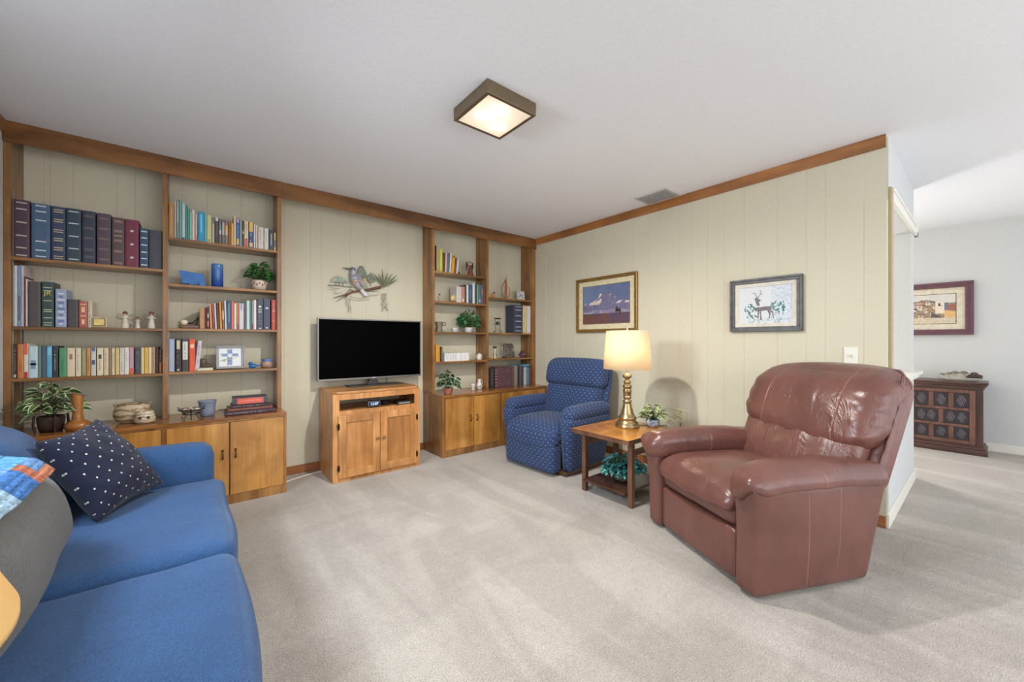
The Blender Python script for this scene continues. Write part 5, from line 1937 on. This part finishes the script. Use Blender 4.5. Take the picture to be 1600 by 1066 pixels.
b.prism([(-.010, 0), (.020, 0), (.016, .20), (.004, .255), (-.004, .20)], -.010, .010, 'y')
obj('mast', b, WD, t, bevel=.002)
b = MB()
b.tube([(-.006, 0, .004), (-.04, 0, .04), (-.062, 0, .09), (-.055, 0, .145), (-.025, 0, .195), (.006, 0, .25), (.022, 0, .285)], [.005, .0055, .006, .006, .006, .005, .002], 8)
obj('sail_loop', b, WD, t)
b = MB()
b.tube([(.018, 0, .165), (.045, 0, .155), (.062, 0, .12), (.066, 0, .08), (.05, 0, .04), (.02, 0, .012), (-.006, 0, .005)], [.002, .004, .005, .006, .006, .006, .005], 8)
obj('round_loop', b, WD, t)
b = MB(); b.box(-.02, -.02, 0, .03, .02, .008)
obj('base', b, WD, t, bevel=.002)
def marble_art(u, v):
    n = noise.noise(Vector((u * 3, v * 3, 4)))
    c = mixt((222, 218, 206), (172, 184, 200), max(0, min(1, .5 + n * 1.6)))
    if abs(v - .25 - u * .5 - .1 * n) < .06 and .2 < u < .9 or abs(v - 1.0 + u * .8) < .06:
        c = (110, 130, 170)
    return c
Y = 3.70
framed('picture_frame', 'small cream picture with blue strokes at the right of the sculpture', 'picture frame', (X(813.5, Y), Y, ZR[0] + .003), 0, .118, .118, .009,
       plain((204, 190, 160), .5), marble_art, 0, lean_=.1, res=(40, 40), depth=.012)
Y = 3.68
t = thing('wire_stand_ball', 'scrolled iron stand with a hanging dark ball, rightmost bay', 'ornament', (X(777.5, Y), Y, ZR[1]))
IR = plain((66, 58, 50), .4, .7)
b = MB()
for s in (-1, 1):
    b.tube([(s * .036, 0, .168), (s * .034, 0, .09), (s * .034, 0, .02), (s * .040, 0, .006), (s * .052, 0, .004), (s * .060, 0, .014), (s * .054, 0, .026), (s * .044, 0, .024), (s * .046, 0, .014)], .003, 6)
b.tube([(-.036, 0, .166), (.036, 0, .166)], .004, 6)
b.tube([(-.055, 0, .172), (.055, 0, .172)], .004, 6)
b.tube([(0, 0, .166), (0, 0, .135)], .0015, 5)
obj('iron_frame', b, IR, t)
b = MB(); b.lathe([(.05, .172), (.056, .176), (.04, .178)], 20, sy=.5)
obj('dish', b, IR, t)
b = MB(); b.ball((0, 0, .116), .022, 12)
obj('ball', b, plain((90, 92, 98), .15, .8), t)
Y = 3.67
t = thing('candlestick', 'slender cream candlestick with a dark ring at top, rightmost bay', 'candlestick', (X(773.3, Y), Y, ZR[2]))
for s in (-1, 1):
    b = MB(); b.tube([(s * .014, 0, .004), (s * .014, 0, .118)], .0035, 7)
    obj('post', b, plain((122, 112, 90), .4, .4), t)
b = MB(); b.lathe([(.024, 0), (.024, .004)], 16)
obj('base', b, plain((214, 196, 150), .5), t)
b = MB(); b.lathe([(.016, .1185), (.024, .128), (.026, .144), (.021, .146), (.012, .13)], 18)
obj('cup', b, plain((96, 84, 64), .4, .5), t)
b = MB(); b.lathe([(.009, .0045), (.009, .116)], 12)
obj('candle', b, plain((228, 212, 176), .5), t)
t = thing('orange_cat', 'tiny orange figurine at the foot of the candlestick', 'figurine', (X(767.6, 3.64), 3.635, ZR[2]))
b = MB(); b.tube([(0, 0, .001), (.002, 0, .014), (-.002, 0, .026)], [.008, .007, .004], 7); b.ball((-.001, 0, .031), .006, 6)
obj('body', b, plain((204, 132, 60), .5), t)
Y = 3.72
t = thing('pewter_tray', 'octagonal pewter tray standing upright on the rightmost bay shelf', 'tray', (X(795, Y), Y, ZR[2] + .002))
R_ = Matrix.Rotation(-.16, 4, 'X')
w_, h_, c_ = .092, .168, .03
oc = [(-w_ + c_, 0), (w_ - c_, 0), (w_, c_), (w_, h_ - c_), (w_ - c_, h_), (-w_ + c_, h_), (-w_, h_ - c_), (-w_, c_)]
PW = plain((146, 142, 134), .25, .85, .10, scale=20)
b = MB(); b.prism(oc, -.006, -.003, 'y', 0, R_)
obj('dish', b, plain((124, 120, 116), .3, .7, .25, scale=28), t)
b = MB(); b.tube([R_ @ Vector((p[0], -.008, p[1])) for p in oc], .006, 8, closed=True)
obj('rim', b, PW, t)
b = MB(); b.tube([R_ @ Vector((p[0] * .66, -.008, h_ / 2 + (p[1] - h_ / 2) * .66)) for p in oc], .0025, 6, closed=True)
obj('inner_ring', b, PW, t)
Y = 3.66
t = thing('painted_vase', 'dark faceted vase with red painted pattern beside the pewter tray', 'vase', (X(816.5, Y), Y, ZR[2]))
b = MB(); b.lathe([(.028, 0), (.034, .006), (.052, .036), (.036, .062), (.028, .070), (.034, .082), (.03, .082), (.02, .07)], 8, smooth=False)
obj('body', b, plain((84, 70, 78), .3, var=.35, scale=36), t)
b = MB()
for a in (-2.0, -1.2):
    b.ball((.042 * math.cos(a), .042 * math.sin(a), .036), .011, 6, sc=(1, 1, 1.2))
obj('red_pattern', b, plain((156, 76, 70), .4), t)

# ------------------------------------------------------------------ metal bird sculpture on the wall
def BX(px, py):
    x, z = at_y(px, py, 3.80)
    return x, z
ox, oz = BX(567, 455)
t = thing('bird_wall_sculpture', 'painted metal kingfisher on a branch with palm leaves above the television', 'wall art', (ox, 3.815, oz))
def L(px, py, y=0.0):
    x, z = BX(px, py)
    return (x - ox, y, z - oz)
# pixel tables of the crop (scale 11.85, origin 505,405)
def C(cx, cy, y=0.0):
    return L(505 + cx / 11.85, 405 + cy / 11.85, y)
def poly_part(name, pts, y, th, mat):
    b = MB(); b.prism([(C(a, c)[0], C(a, c)[2]) for a, c in pts], y - th, y, 'y')
    return obj(name, b, mat, t, bevel=.001)
GM = plain((112, 118, 104), .5, .25, .2, scale=40)
GM2 = plain((132, 142, 128), .5, .25, .2, scale=40)
poly_part('tree_crown', [(130, 410), (190, 345), (260, 310), (340, 325), (420, 370), (480, 410), (480, 445), (380, 440), (300, 425), (220, 425)], -.002, .006, GM2)
poly_part('tree_crown', [(640, 280), (650, 180), (690, 120), (740, 130), (790, 230), (830, 320), (760, 345), (690, 335)], -.004, .006, GM)
poly_part('tree_crown', [(810, 360), (850, 285), (890, 250), (940, 310), (985, 400), (920, 430), (850, 425)], -.003, .006, GM)
b = MB()
for (a, c, d, e) in ((243, 425, 243, 490), (300, 425, 305, 490), (375, 440, 375, 490), (885, 425, 885, 490)):
    b.tube([C(a, c, -.004), C(d, e, -.004)], .003, 6)
    obj('trunk', b, GM, t)
    b = MB()
b.tube([C(90, 478, -.004), C(300, 490, -.004), C(540, 520, -.004)], .0035, 6)
obj('ground_wire', b, GM, t)
for pts in ([(90, 565), (200, 560), (330, 540), (180, 530), (110, 500)], [(180, 590), (260, 600), (200, 640), (340, 620)], [(470, 730), (640, 765), (860, 750), (830, 690), (700, 730), (500, 690)], [(820, 590), (1030, 600), (1030, 660), (850, 680)]):
    b = MB(); b.tube([C(a, c, -.003) for a, c in pts], .0016, 5)
    obj('water_wire', b, plain((120, 122, 118), .4, .6), t)
BR = plain((112, 74, 58), .5, .3, .2, scale=60)
b = MB(); b.tube([C(1065, 520, -.012), C(1000, 530, -.014), (C(900, 555, -.014)), C(780, 575, -.014), C(650, 590, -.012), C(540, 610, -.012), C(430, 650, -.010), C(180, 722, -.008)], [.014, .014, .013, .012, .010, .008, .006, .002], 8)
obj('branch', b, BR, t)
for p in ([(560, 600), (400, 690), (240, 785)], [(470, 650), (430, 700), (400, 745)], [(560, 590), (500, 560), (420, 640)]):
    b = MB(); b.tube([C(a, c, -.010) for a, c in p], [.006, .004, .0015], 6)
    obj('twig', b, BR, t)
# bird
b = MB()
path = [C(545, 215, -.02), C(550, 290, -.024), C(570, 370, -.028), C(600, 440, -.028), (C(650, 510, -.024)), C(700, 565, -.018)]
b.tube(path, [.024, .033, .038, .036, .025, .012], 14)
BODY = obj('bird_body', b, plain((176, 176, 178), .4, .2, .15, scale=40), t)
b = MB(); b.ball(C(545, 190, -.022), .022, 12, sc=(1.2, .8, .9))
obj('bird_head', b, plain((96, 112, 136), .4, .2, .15), t)
b = MB(); b.tube([C(480, 185, -.022), C(410, 175, -.022), C(345, 160, -.022)], [.008, .005, .001], 8)
obj('beak', b, plain((66, 64, 58), .4, .3), t)
poly_part('wing', [(590, 280), (640, 290), (700, 400), (760, 470), (790, 545), (720, 520), (640, 430), (580, 380)], -.056, .006, plain((132, 126, 130), .45, .25, .15, scale=50))
poly_part('breast_band', [(500, 430), (590, 410), (640, 420), (560, 460), (520, 470)], -.068, .004, plain((168, 110, 88), .5))
poly_part('chest_band', [(480, 300), (600, 285), (630, 300), (640, 340), (500, 350)], -.064, .004, plain((128, 122, 128), .5))
poly_part('chest_band', [(520, 375), (650, 365), (660, 385), (530, 395)], -.066, .004, plain((120, 124, 136), .5))
poly_part('tail', [(640, 530), (700, 520), (810, 640), (820, 690), (760, 690), (700, 610)], -.020, .006, plain((186, 184, 188), .4, .2))
poly_part('flower', [(730, 370), (770, 350), (810, 390), (830, 460), (770, 460), (740, 420)], -.006, .006, plain((186, 168, 120), .5))
# palmetto fan
fans = [(905, 240), (1005, 265), (1082, 178), (1190, 245), (1275, 262), (1370, 290), (1375, 370)]
for a, c in fans:
    b = MB()
    p0, p1 = Vector(C(1120, 520, -.012)), Vector(C(a, c, -.03))
    d = (p1 - p0)
    sd = Vector((-d.z, 0, d.x)).normalized()
    pts = [p0 - sd * .003, p0 + d * .55 - sd * .0085, p1, p0 + d * .55 + sd * .0085, p0 + sd * .003]
    vs = [q + Vector((0, -.001, 0)) for q in pts] + [q + Vector((0, .001, 0)) for q in pts]
    b.add(vs, [(0, 1, 2, 3, 4), (9, 8, 7, 6, 5)] + [(i, 5 + i, 5 + (i + 1) % 5, (i + 1) % 5) for i in range(5)])
    obj('palm_blade', b, plain((92, 98, 68), .45, .3, .15, scale=60), t)
rr = random.Random(9)
for (cx, cy, ww, hh, n) in ((1150, 800, 85, 170, 9), (490, 860, 60, 130, 5)):
    b = MB()
    for k in range(n):
        x0 = cx + rr.uniform(-ww, ww) * .7
        b.tube([C(x0, cy - hh, -.004), C(x0 + rr.uniform(-40, 40), cy - hh * .4, -.006), C(cx + rr.uniform(-ww, ww), cy + hh * .2, -.004), C(cx + rr.uniform(-ww, ww), cy + hh * .95, -.004)], .0012, 4)
    obj('root_wires', b, plain((146, 142, 132), .4, .5), t)['kind'] = 'stuff'

# ------------------------------------------------------------------ pictures on the right wall (they face -x)
def mountain(u, v):
    n = noise.noise(Vector((u * 5, v * 5, 1)))
    n2 = noise.noise(Vector((u * 16, v * 16, 6)))
    ridge = .60 + .22 * math.exp(-((u - .45) / .13) ** 2) + .14 * math.exp(-((u - .66) / .10) ** 2) - .10 * abs(u - .5) + .03 * noise.noise(Vector((u * 14, 0, 3)))
    if v > ridge:
        return clampc(mixt((112, 126, 158), (96, 106, 142), u + n * .4))
    if v > .34 + .03 * n:
        c = mixt((104, 104, 134), (126, 120, 146), .5 + n2)
        sl = noise.noise(Vector((u * 9 - v * 6, v * 3, 9)))
        if (u < .42 and sl > -.05 and v > .50) or (u > .60 and sl > .12 and v > ridge - .22 and v > .5):
            c = mixt((222, 204, 186), (196, 176, 176), .5 + n2)
        return clampc(c)
    if v > .26:
        c = (128, 124, 150) if n2 < .1 else (160, 150, 166)
    else:
        c = mixt((112, 76, 66), (92, 74, 92), .5 + n * 1.2 + (u - .5) * .6)
    return clampc(c)
def mountain2(u, v):
    c = mountain(u, v)
    if (abs(u - .77) < .055 and .28 < v < .36) or (abs(u - .75) < .02 and .34 < v < .42) or (abs(u - .74) < .008 and .22 < v < .3) or (abs(u - .81) < .008 and .22 < v < .3):
        return (62, 44, 46)
    return c
yc = (2.909 + 2.138) / 2
framed('framed_painting', 'gold framed mountain landscape with snow over the blue recliner', 'painting', (XR - .001, yc, 1.253), -PI / 2, .771, .583, .034,
       plain((150, 118, 66), .35, .5, .08), mountain2, .058, (214, 202, 166), .022, (150, 110))
bpy.context.view_layer.update()
def seg(p, a, b_):
    ax, ay = a; bx_, by_ = b_
    dx, dy = bx_ - ax, by_ - ay
    t_ = max(0, min(1, ((p[0] - ax) * dx + (p[1] - ay) * dy) / (dx * dx + dy * dy + 1e-9)))
    return math.hypot(p[0] - ax - t_ * dx, p[1] - ay - t_ * dy)
DEER = [((.36, .38), (.58, .40), .055), ((.38, .50), (.34, .66), .030), ((.34, .68), (.40, .62), .026), ((.385, .36), (.375, .14), .014), ((.42, .34), (.43, .10), .013), ((.56, .36), (.60, .25), .020), ((.60, .25), (.585, .13), .010), ((.58, .38), (.65, .28), .018), ((.65, .28), (.66, .14), .010),
        ((.36, .70), (.31, .84), .007), ((.38, .70), (.43, .82), .007), ((.43, .82), (.42, .90), .006), ((.31, .84), (.27, .82), .006), ((.40, .76), (.46, .80), .005)]
def deer(u, v):
    n = noise.noise(Vector((u * 22, v * 16, 2)))
    n1 = noise.noise(Vector((u * 5, v * 4, 5)))
    c = (204, 206, 208) if u < .62 else mixt((206, 210, 216), (168, 184, 192), max(0, min(1, .4 + n)))
    for (cx, cy, rx, ry) in ((.24, .38, .13, .16), (.78, .40, .12, .18), (.27, .18, .12, .05), (.68, .46, .07, .14)):
        q = ((u - cx) / rx) ** 2 + ((v - cy) / ry) ** 2
        if q < 1 and n > -.12 + q * .3:
            c = mixt((110, 150, 142), (70, 112, 110), .5 + n)
    if v < .14 and .2 < u < .85 and n > .05:
        c = mixt(c, (140, 160, 156), .6)
    for a, b_, r in DEER:
        if seg((u, v), a, b_) < r:
            c = mixt((122, 110, 112), (92, 84, 92), .5 + n)
    return clampc(c)
framed('framed_print', 'grey framed deer print over the leather recliner', 'picture', (XR - .001, 1.06, 1.232), -PI / 2, .476, .402, .036,
       plain((84, 82, 82), .45, .2, .14), deer, 0, depth=.024, res=(140, 100), inner=(.026, (206, 198, 182)))
def village(u, v):
    n = noise.noise(Vector((u * 26, v * 20, 2)))
    n1 = noise.noise(Vector((u * 7, v * 7, 8)))
    n3 = noise.noise(Vector((u * 60, v * 45, 5)))
    hill = .70 + .13 * math.exp(-((u - .45) / .25) ** 2) + .02 * n
    if v > hill:
        return clampc(mixt((220, 214, 204), (206, 204, 200), .5 + n1))
    # houses scattered over the hill
    best, c = 0, mixt((176, 158, 130), (128, 112, 92), max(0, min(1, .5 + n)))
    rr_ = random.Random(11)
    for k in range(34):
        hx, hy = rr_.uniform(.05, .95), rr_.uniform(.24, .74)
        hw_, hh_ = rr_.uniform(.03, .065), rr_.uniform(.05, .10)
        wall = rr_.choice([(222, 208, 182), (206, 178, 150), (196, 150, 120), (214, 198, 186)])
        roof = rr_.choice([(150, 92, 74), (120, 96, 92), (96, 92, 100)])
        if abs(u - hx) < hw_ and abs(v - hy) < hh_:
            c = wall if u < hx + hw_ * .4 else mixt(wall, (110, 100, 104), .5)
            if v > hy + hh_ * .6:
                c = roof
            elif abs(u - hx + hw_ * .3) < hw_ * .18 and abs(v - hy) < hh_ * .28:
                c = (84, 74, 76)
    if .64 < u < .80 and .34 < v < .80:
        c = (226, 216, 196)
        if .69 < u < .73 and .60 < v < .70:
            c = (72, 64, 68)
    if .80 < u < .87 and .40 < v < .82:
        c = (112, 116, 136)
    if u > .80 and .18 < v < .46 - (u - .8) * .3:
        c = (220, 178, 120)
    if u > .87 and .46 < v < .64:
        c = (164, 98, 84)
    if .56 < u < .78 and .18 < v < .40 - (u - .56) * .9:
        c = (94, 88, 88)
    if u < .20 and .24 < v < .42:
        c = (200, 158, 120) if u < .13 else (122, 164, 172)
    if n1 > .26 and .5 < v:
        c = mixt((88, 88, 74), (120, 116, 92), .5 + n3)
    if v < .20 + .02 * n:
        c = mixt((216, 204, 182), (196, 180, 156), max(0, min(1, .4 + n)))
    k_ = 1 + .14 * n3
    return clampc(tuple(q * k_ for q in c))
framed('framed_painting', 'purple framed village watercolour on the far wall over the carved cabinet', 'painting', (XF - .001, .44, 1.228), -PI / 2, .68, .585, .062,
       plain((104, 70, 82), .4, .1, .08), village, .068, (216, 208, 188), .03, (130, 100))
framed('framed_print', 'dark narrow picture seen through the pass-through gap on the far wall', 'picture', (XF - .001, 1.02, 1.22), -PI / 2, .36, .62, .03,
       plain((52, 46, 48), .5), marble_art, .05, (206, 198, 180), .02, (30, 30))
# switch and outlet
def plate(label, name, y, z, h=.115, kindm='switch'):
    t = thing(name, label, 'switch' if kindm == 'switch' else 'outlet', (XR - .0005, y, z))
    b = MB(); b.box(-.006, -.036, 0, 0, .036, h)
    obj('cover_plate', b, plain((216, 206, 178) if kindm != 'switch' else (222, 220, 206), .4, var=.01), t, bevel=.002)
    if kindm == 'switch':
        b = MB(); b.box(-.018, -.005, h / 2 - .006, -.0062, .005, h / 2 + .010)
        obj('toggle', b, plain((206, 200, 184), .4), t, bevel=.001)
    else:
        for q in (.03, .085):
            b = MB(); b.lathe([(.016, 0), (.016, .002)], 16, (0, 0, 0), 0, Matrix.Translation((-.0062, 0, q)) @ Matrix.Rotation(-PI / 2, 4, 'Y'))
            obj('socket', b, plain((196, 184, 150), .4), t)
plate('white light switch on the panelled wall above the leather recliner', 'light_switch', .567, 1.005)
plate('cream wall outlet just behind the table plant', 'wall_outlet', 1.713, .45, .115, 'outlet')
# ------------------------------------------------------------------ plants of the end table
t = potted('table_plant', 'small variegated plant in a blue and white pot on the end table', (2.765, 1.655, .491),
       [(.030, 0), (.040, .006), (.052, .035), (.048, .058)], plain((150, 160, 172), .25, var=.30, scale=40), 64, .08, .13, .046, .034, .4, ((108, 132, 74), (146, 164, 108)), (196, 200, 160), 41)
b = MB(); s_ = MB()
for (tx, ty, tz) in ((.10, -.13, .11), (.14, -.16, .12), (-.12, .12, .05), (.08, -.09, .05)):
    s_.tube([(0, 0, .05), (tx * .5, ty * .5, tz + .03), (tx, ty, tz)], .0016, 4)
    for k in range(3):
        leaf(b, Vector((tx, ty, tz)) * (1 - .12 * k), (tx + .03 * k, ty, -.02), .045, .028, .4)
obj('trailing_leaves', b, leafmat((120, 138, 92)), t)
obj('trailing_stem', s_, plain((96, 110, 60), .6), t)
t = potted('teal_plant', 'teal leafed artificial plant in a glass bowl on the lower table shelf', (2.52, 1.755, .106),
       [(.045, 0), (.070, .012), (.080, .04), (.072, .062)], plain((120, 128, 116), .12, trans=.3), 430, .15, .15, .036, .022, .6, ((52, 122, 120), (96, 164, 158)), None, 51)

# ------------------------------------------------------------------ carved cabinet and its ornaments in the far room
CX0, CX1, CY0, CY1, CZ = 6.135, 6.483, .035, .60, .70
t = thing('carved_cabinet', 'dark wooden cabinet with carved door panels against the far wall', 'cabinet', (6.31, .32, 0))
b = MB(); b.box(CX0, CY0, .08, CX1, CY1, CZ - .03)
obj('body', b, mahogany('z'), t, True)
b = MB(); b.box(CX0 - .03, CY0 - .03, .0, CX1, CY1 + .03, .055); b.box(CX0 - .018, CY0 - .018, .055, CX1, CY1 + .018, .08)
obj('plinth', b, mahogany('y'), t, True, bevel=.006)
b = MB(); b.box(CX0 - .012, CY0 - .012, CZ - .03, CX1, CY1 + .012, CZ - .004); b.box(CX0 - .024, CY0 - .026, CZ - .004, CX1, CY1 + .026, CZ + .02); b.box(CX0 - .038, CY0 - .036, CZ + .02, CX1, CY1 + .036, CZ + .04)
obj('top', b, mahogany('y'), t, True, bevel=.005)
ya, yb, za, zb = CY0 + .05, CY1 - .045, .10, CZ - .045
b = MB()
st_ = .040
rows_z = [za + st_, za + (zb - za) * .345, za + (zb - za) * .655, zb - st_ * .6]
xd = CX0 - .022
b.box(xd, ya, za, CX0 - .0005, ya + st_, zb); b.box(xd, yb - st_, za, CX0 - .0005, yb, zb)
zr = [za, za + .185, za + .37, zb - .0]
bw = .028
zr0 = [(za, za + .036), (za + .170, za + .170 + bw), (za + .340, za + .340 + bw), (zb - .034, zb)]
for (a, c) in zr0:
    b.box(xd, ya + st_, a, CX0 - .0005, yb - st_, c)
fields = []
iy0, iy1 = ya + st_, yb - st_
for r_ in range(3):
    z0_, z1_ = zr0[r_][1], zr0[r_ + 1][0]
    n_ = 2 if r_ == 1 else 3
    wd = (iy1 - iy0 - (n_ - 1) * .036) / n_
    for k in range(n_):
        a = iy0 + k * (wd + .036)
        fields.append((a, a + wd, z0_, z1_))
        if k < n_ - 1:
            b.box(xd, a + wd, z0_, CX0 - .0005, a + wd + .036, z1_)
dr_ = obj('door', b, wood('mahogany_door', (92, 60, 52), (122, 84, 72), (142, 104, 90), 'z', .35, 1.3), t, True, bevel=.006)
CARV = plain((62, 56, 62), .35, .25, .12, scale=60)
CARV2 = plain((108, 102, 110), .35, .3, .1, scale=60)
for (a, c, z0_, z1_) in fields:
    b = MB(); b.box(CX0 - .010, a + .001, z0_ + .001, CX0 - .0008, c - .001, z1_ - .001)
    pn = obj('carved_panel', b, CARV, dr_)
    pn.data.transform(Matrix.Translation(-t.location))
    b = MB()
    my, mz, hw_, hz_ = (a + c) / 2, (z0_ + z1_) / 2, (c - a) / 2 - .014, (z1_ - z0_) / 2 - .014
    nn_ = 2 if hw_ > .07 else 1
    for q in range(nn_):
        cy_ = my + (q - (nn_ - 1) / 2) * hw_
        hh_ = hw_ / nn_
        for s in (-1, 1):
            for e in (-.5, .1, .7):
                b.tube([(CX0 - .012, cy_ + s * hh_ * (e * .4 - .2), mz - s * hz_ * .9), (CX0 - .014, cy_ + s * hh_ * (e * .6 + .3), mz - s * hz_ * .1), (CX0 - .012, cy_ + s * hh_ * (e * .3 + .1), mz + s * hz_ * (.5 + e * .3))], [.003, .006, .002], 6)
    pn = obj('carving', b, CARV2, dr_)
    pn.data.transform(Matrix.Translation(-t.location))
b = MB(); b.lathe([(.006, 0), (.012, .008), (.010, .016), (.001, .02)], 12, (0, 0, 0), 0, Matrix.Translation((xd, yb - .02, .36)) @ Matrix.Rotation(-PI / 2, 4, 'Y'))
pn = obj('knob', b, plain((60, 44, 40), .4), dr_)
pn.data.transform(Matrix.Translation(-t.location))
zt_ = CZ + .0405
t = thing('serving_dish', 'oval white dish holding mushrooms and pine cones on the carved cabinet', 'dish', (6.27, .20, zt_))
b = MB(); b.lathe([(.09, 0), (.11, .006), (.135, .030), (.137, .034), (.12, .02), (.001, .012)], 32, sx=.6, sy=1.15)
obj('dish_body', b, plain((206, 204, 196), .4, var=.05), t)
names = ['leftmost of the four', 'second from the left', 'third from the left', 'rightmost of the four, beside the pine cones']
for k, (dy, s) in enumerate(((.115, .75), (.07, .92), (.025, 1.12), (-.035, 1.15))):
    t = thing('mushroom_figurine', 'small grey mushroom figurine on the white dish, ' + names[k], 'figurine', (6.255, .20 + dy, zt_ + .016), group='mushroom figurines')
    b = MB(); b.lathe([(.018 * s, 0), (.013 * s, .02 * s), (.010 * s, .055 * s)], 14)
    obj('stalk', b, plain((190, 180, 156), .6), t)
    b = MB(); b.lathe([(.010 * s, .053 * s), (.030 * s, .054 * s), (.028 * s, .062 * s), (.014 * s, .074 * s), (.001, .077 * s)], 18)
    obj('cap', b, plain((126, 116, 98), .6), t)
rr = random.Random(4)
for k, (dx, dy, dz, lab) in enumerate(((0.0, -.085, .045, 'pine cone on the white dish next to the tallest mushroom'), (.01, -.13, .047, 'pine cone at the right end of the white dish'), (-.02, -.105, .072, 'pine cone lying on top of the two others'))):
    t = thing('pine_cone', lab, 'pine cone', (6.25 + dx, .20 + dy, zt_ + dz - .02), rr.uniform(0, 3), group='pine cones on the dish')
    b = MB()
    b.ball((0, 0, .02), .017, 8, sc=(1, 1.5, 1))
    for i in range(44):
        y_ = -.028 + .056 * i / 43
        a = i * 2.4
        r_ = .022 * math.sqrt(max(.05, 1 - (y_ / .036) ** 2))
        p = Vector((r_ * math.cos(a), y_, .02 + r_ * math.sin(a)))
        b.ball(p, .0062, 4)
    obj('scales', b, plain((96, 84, 76), .7, var=.2, scale=80), t)
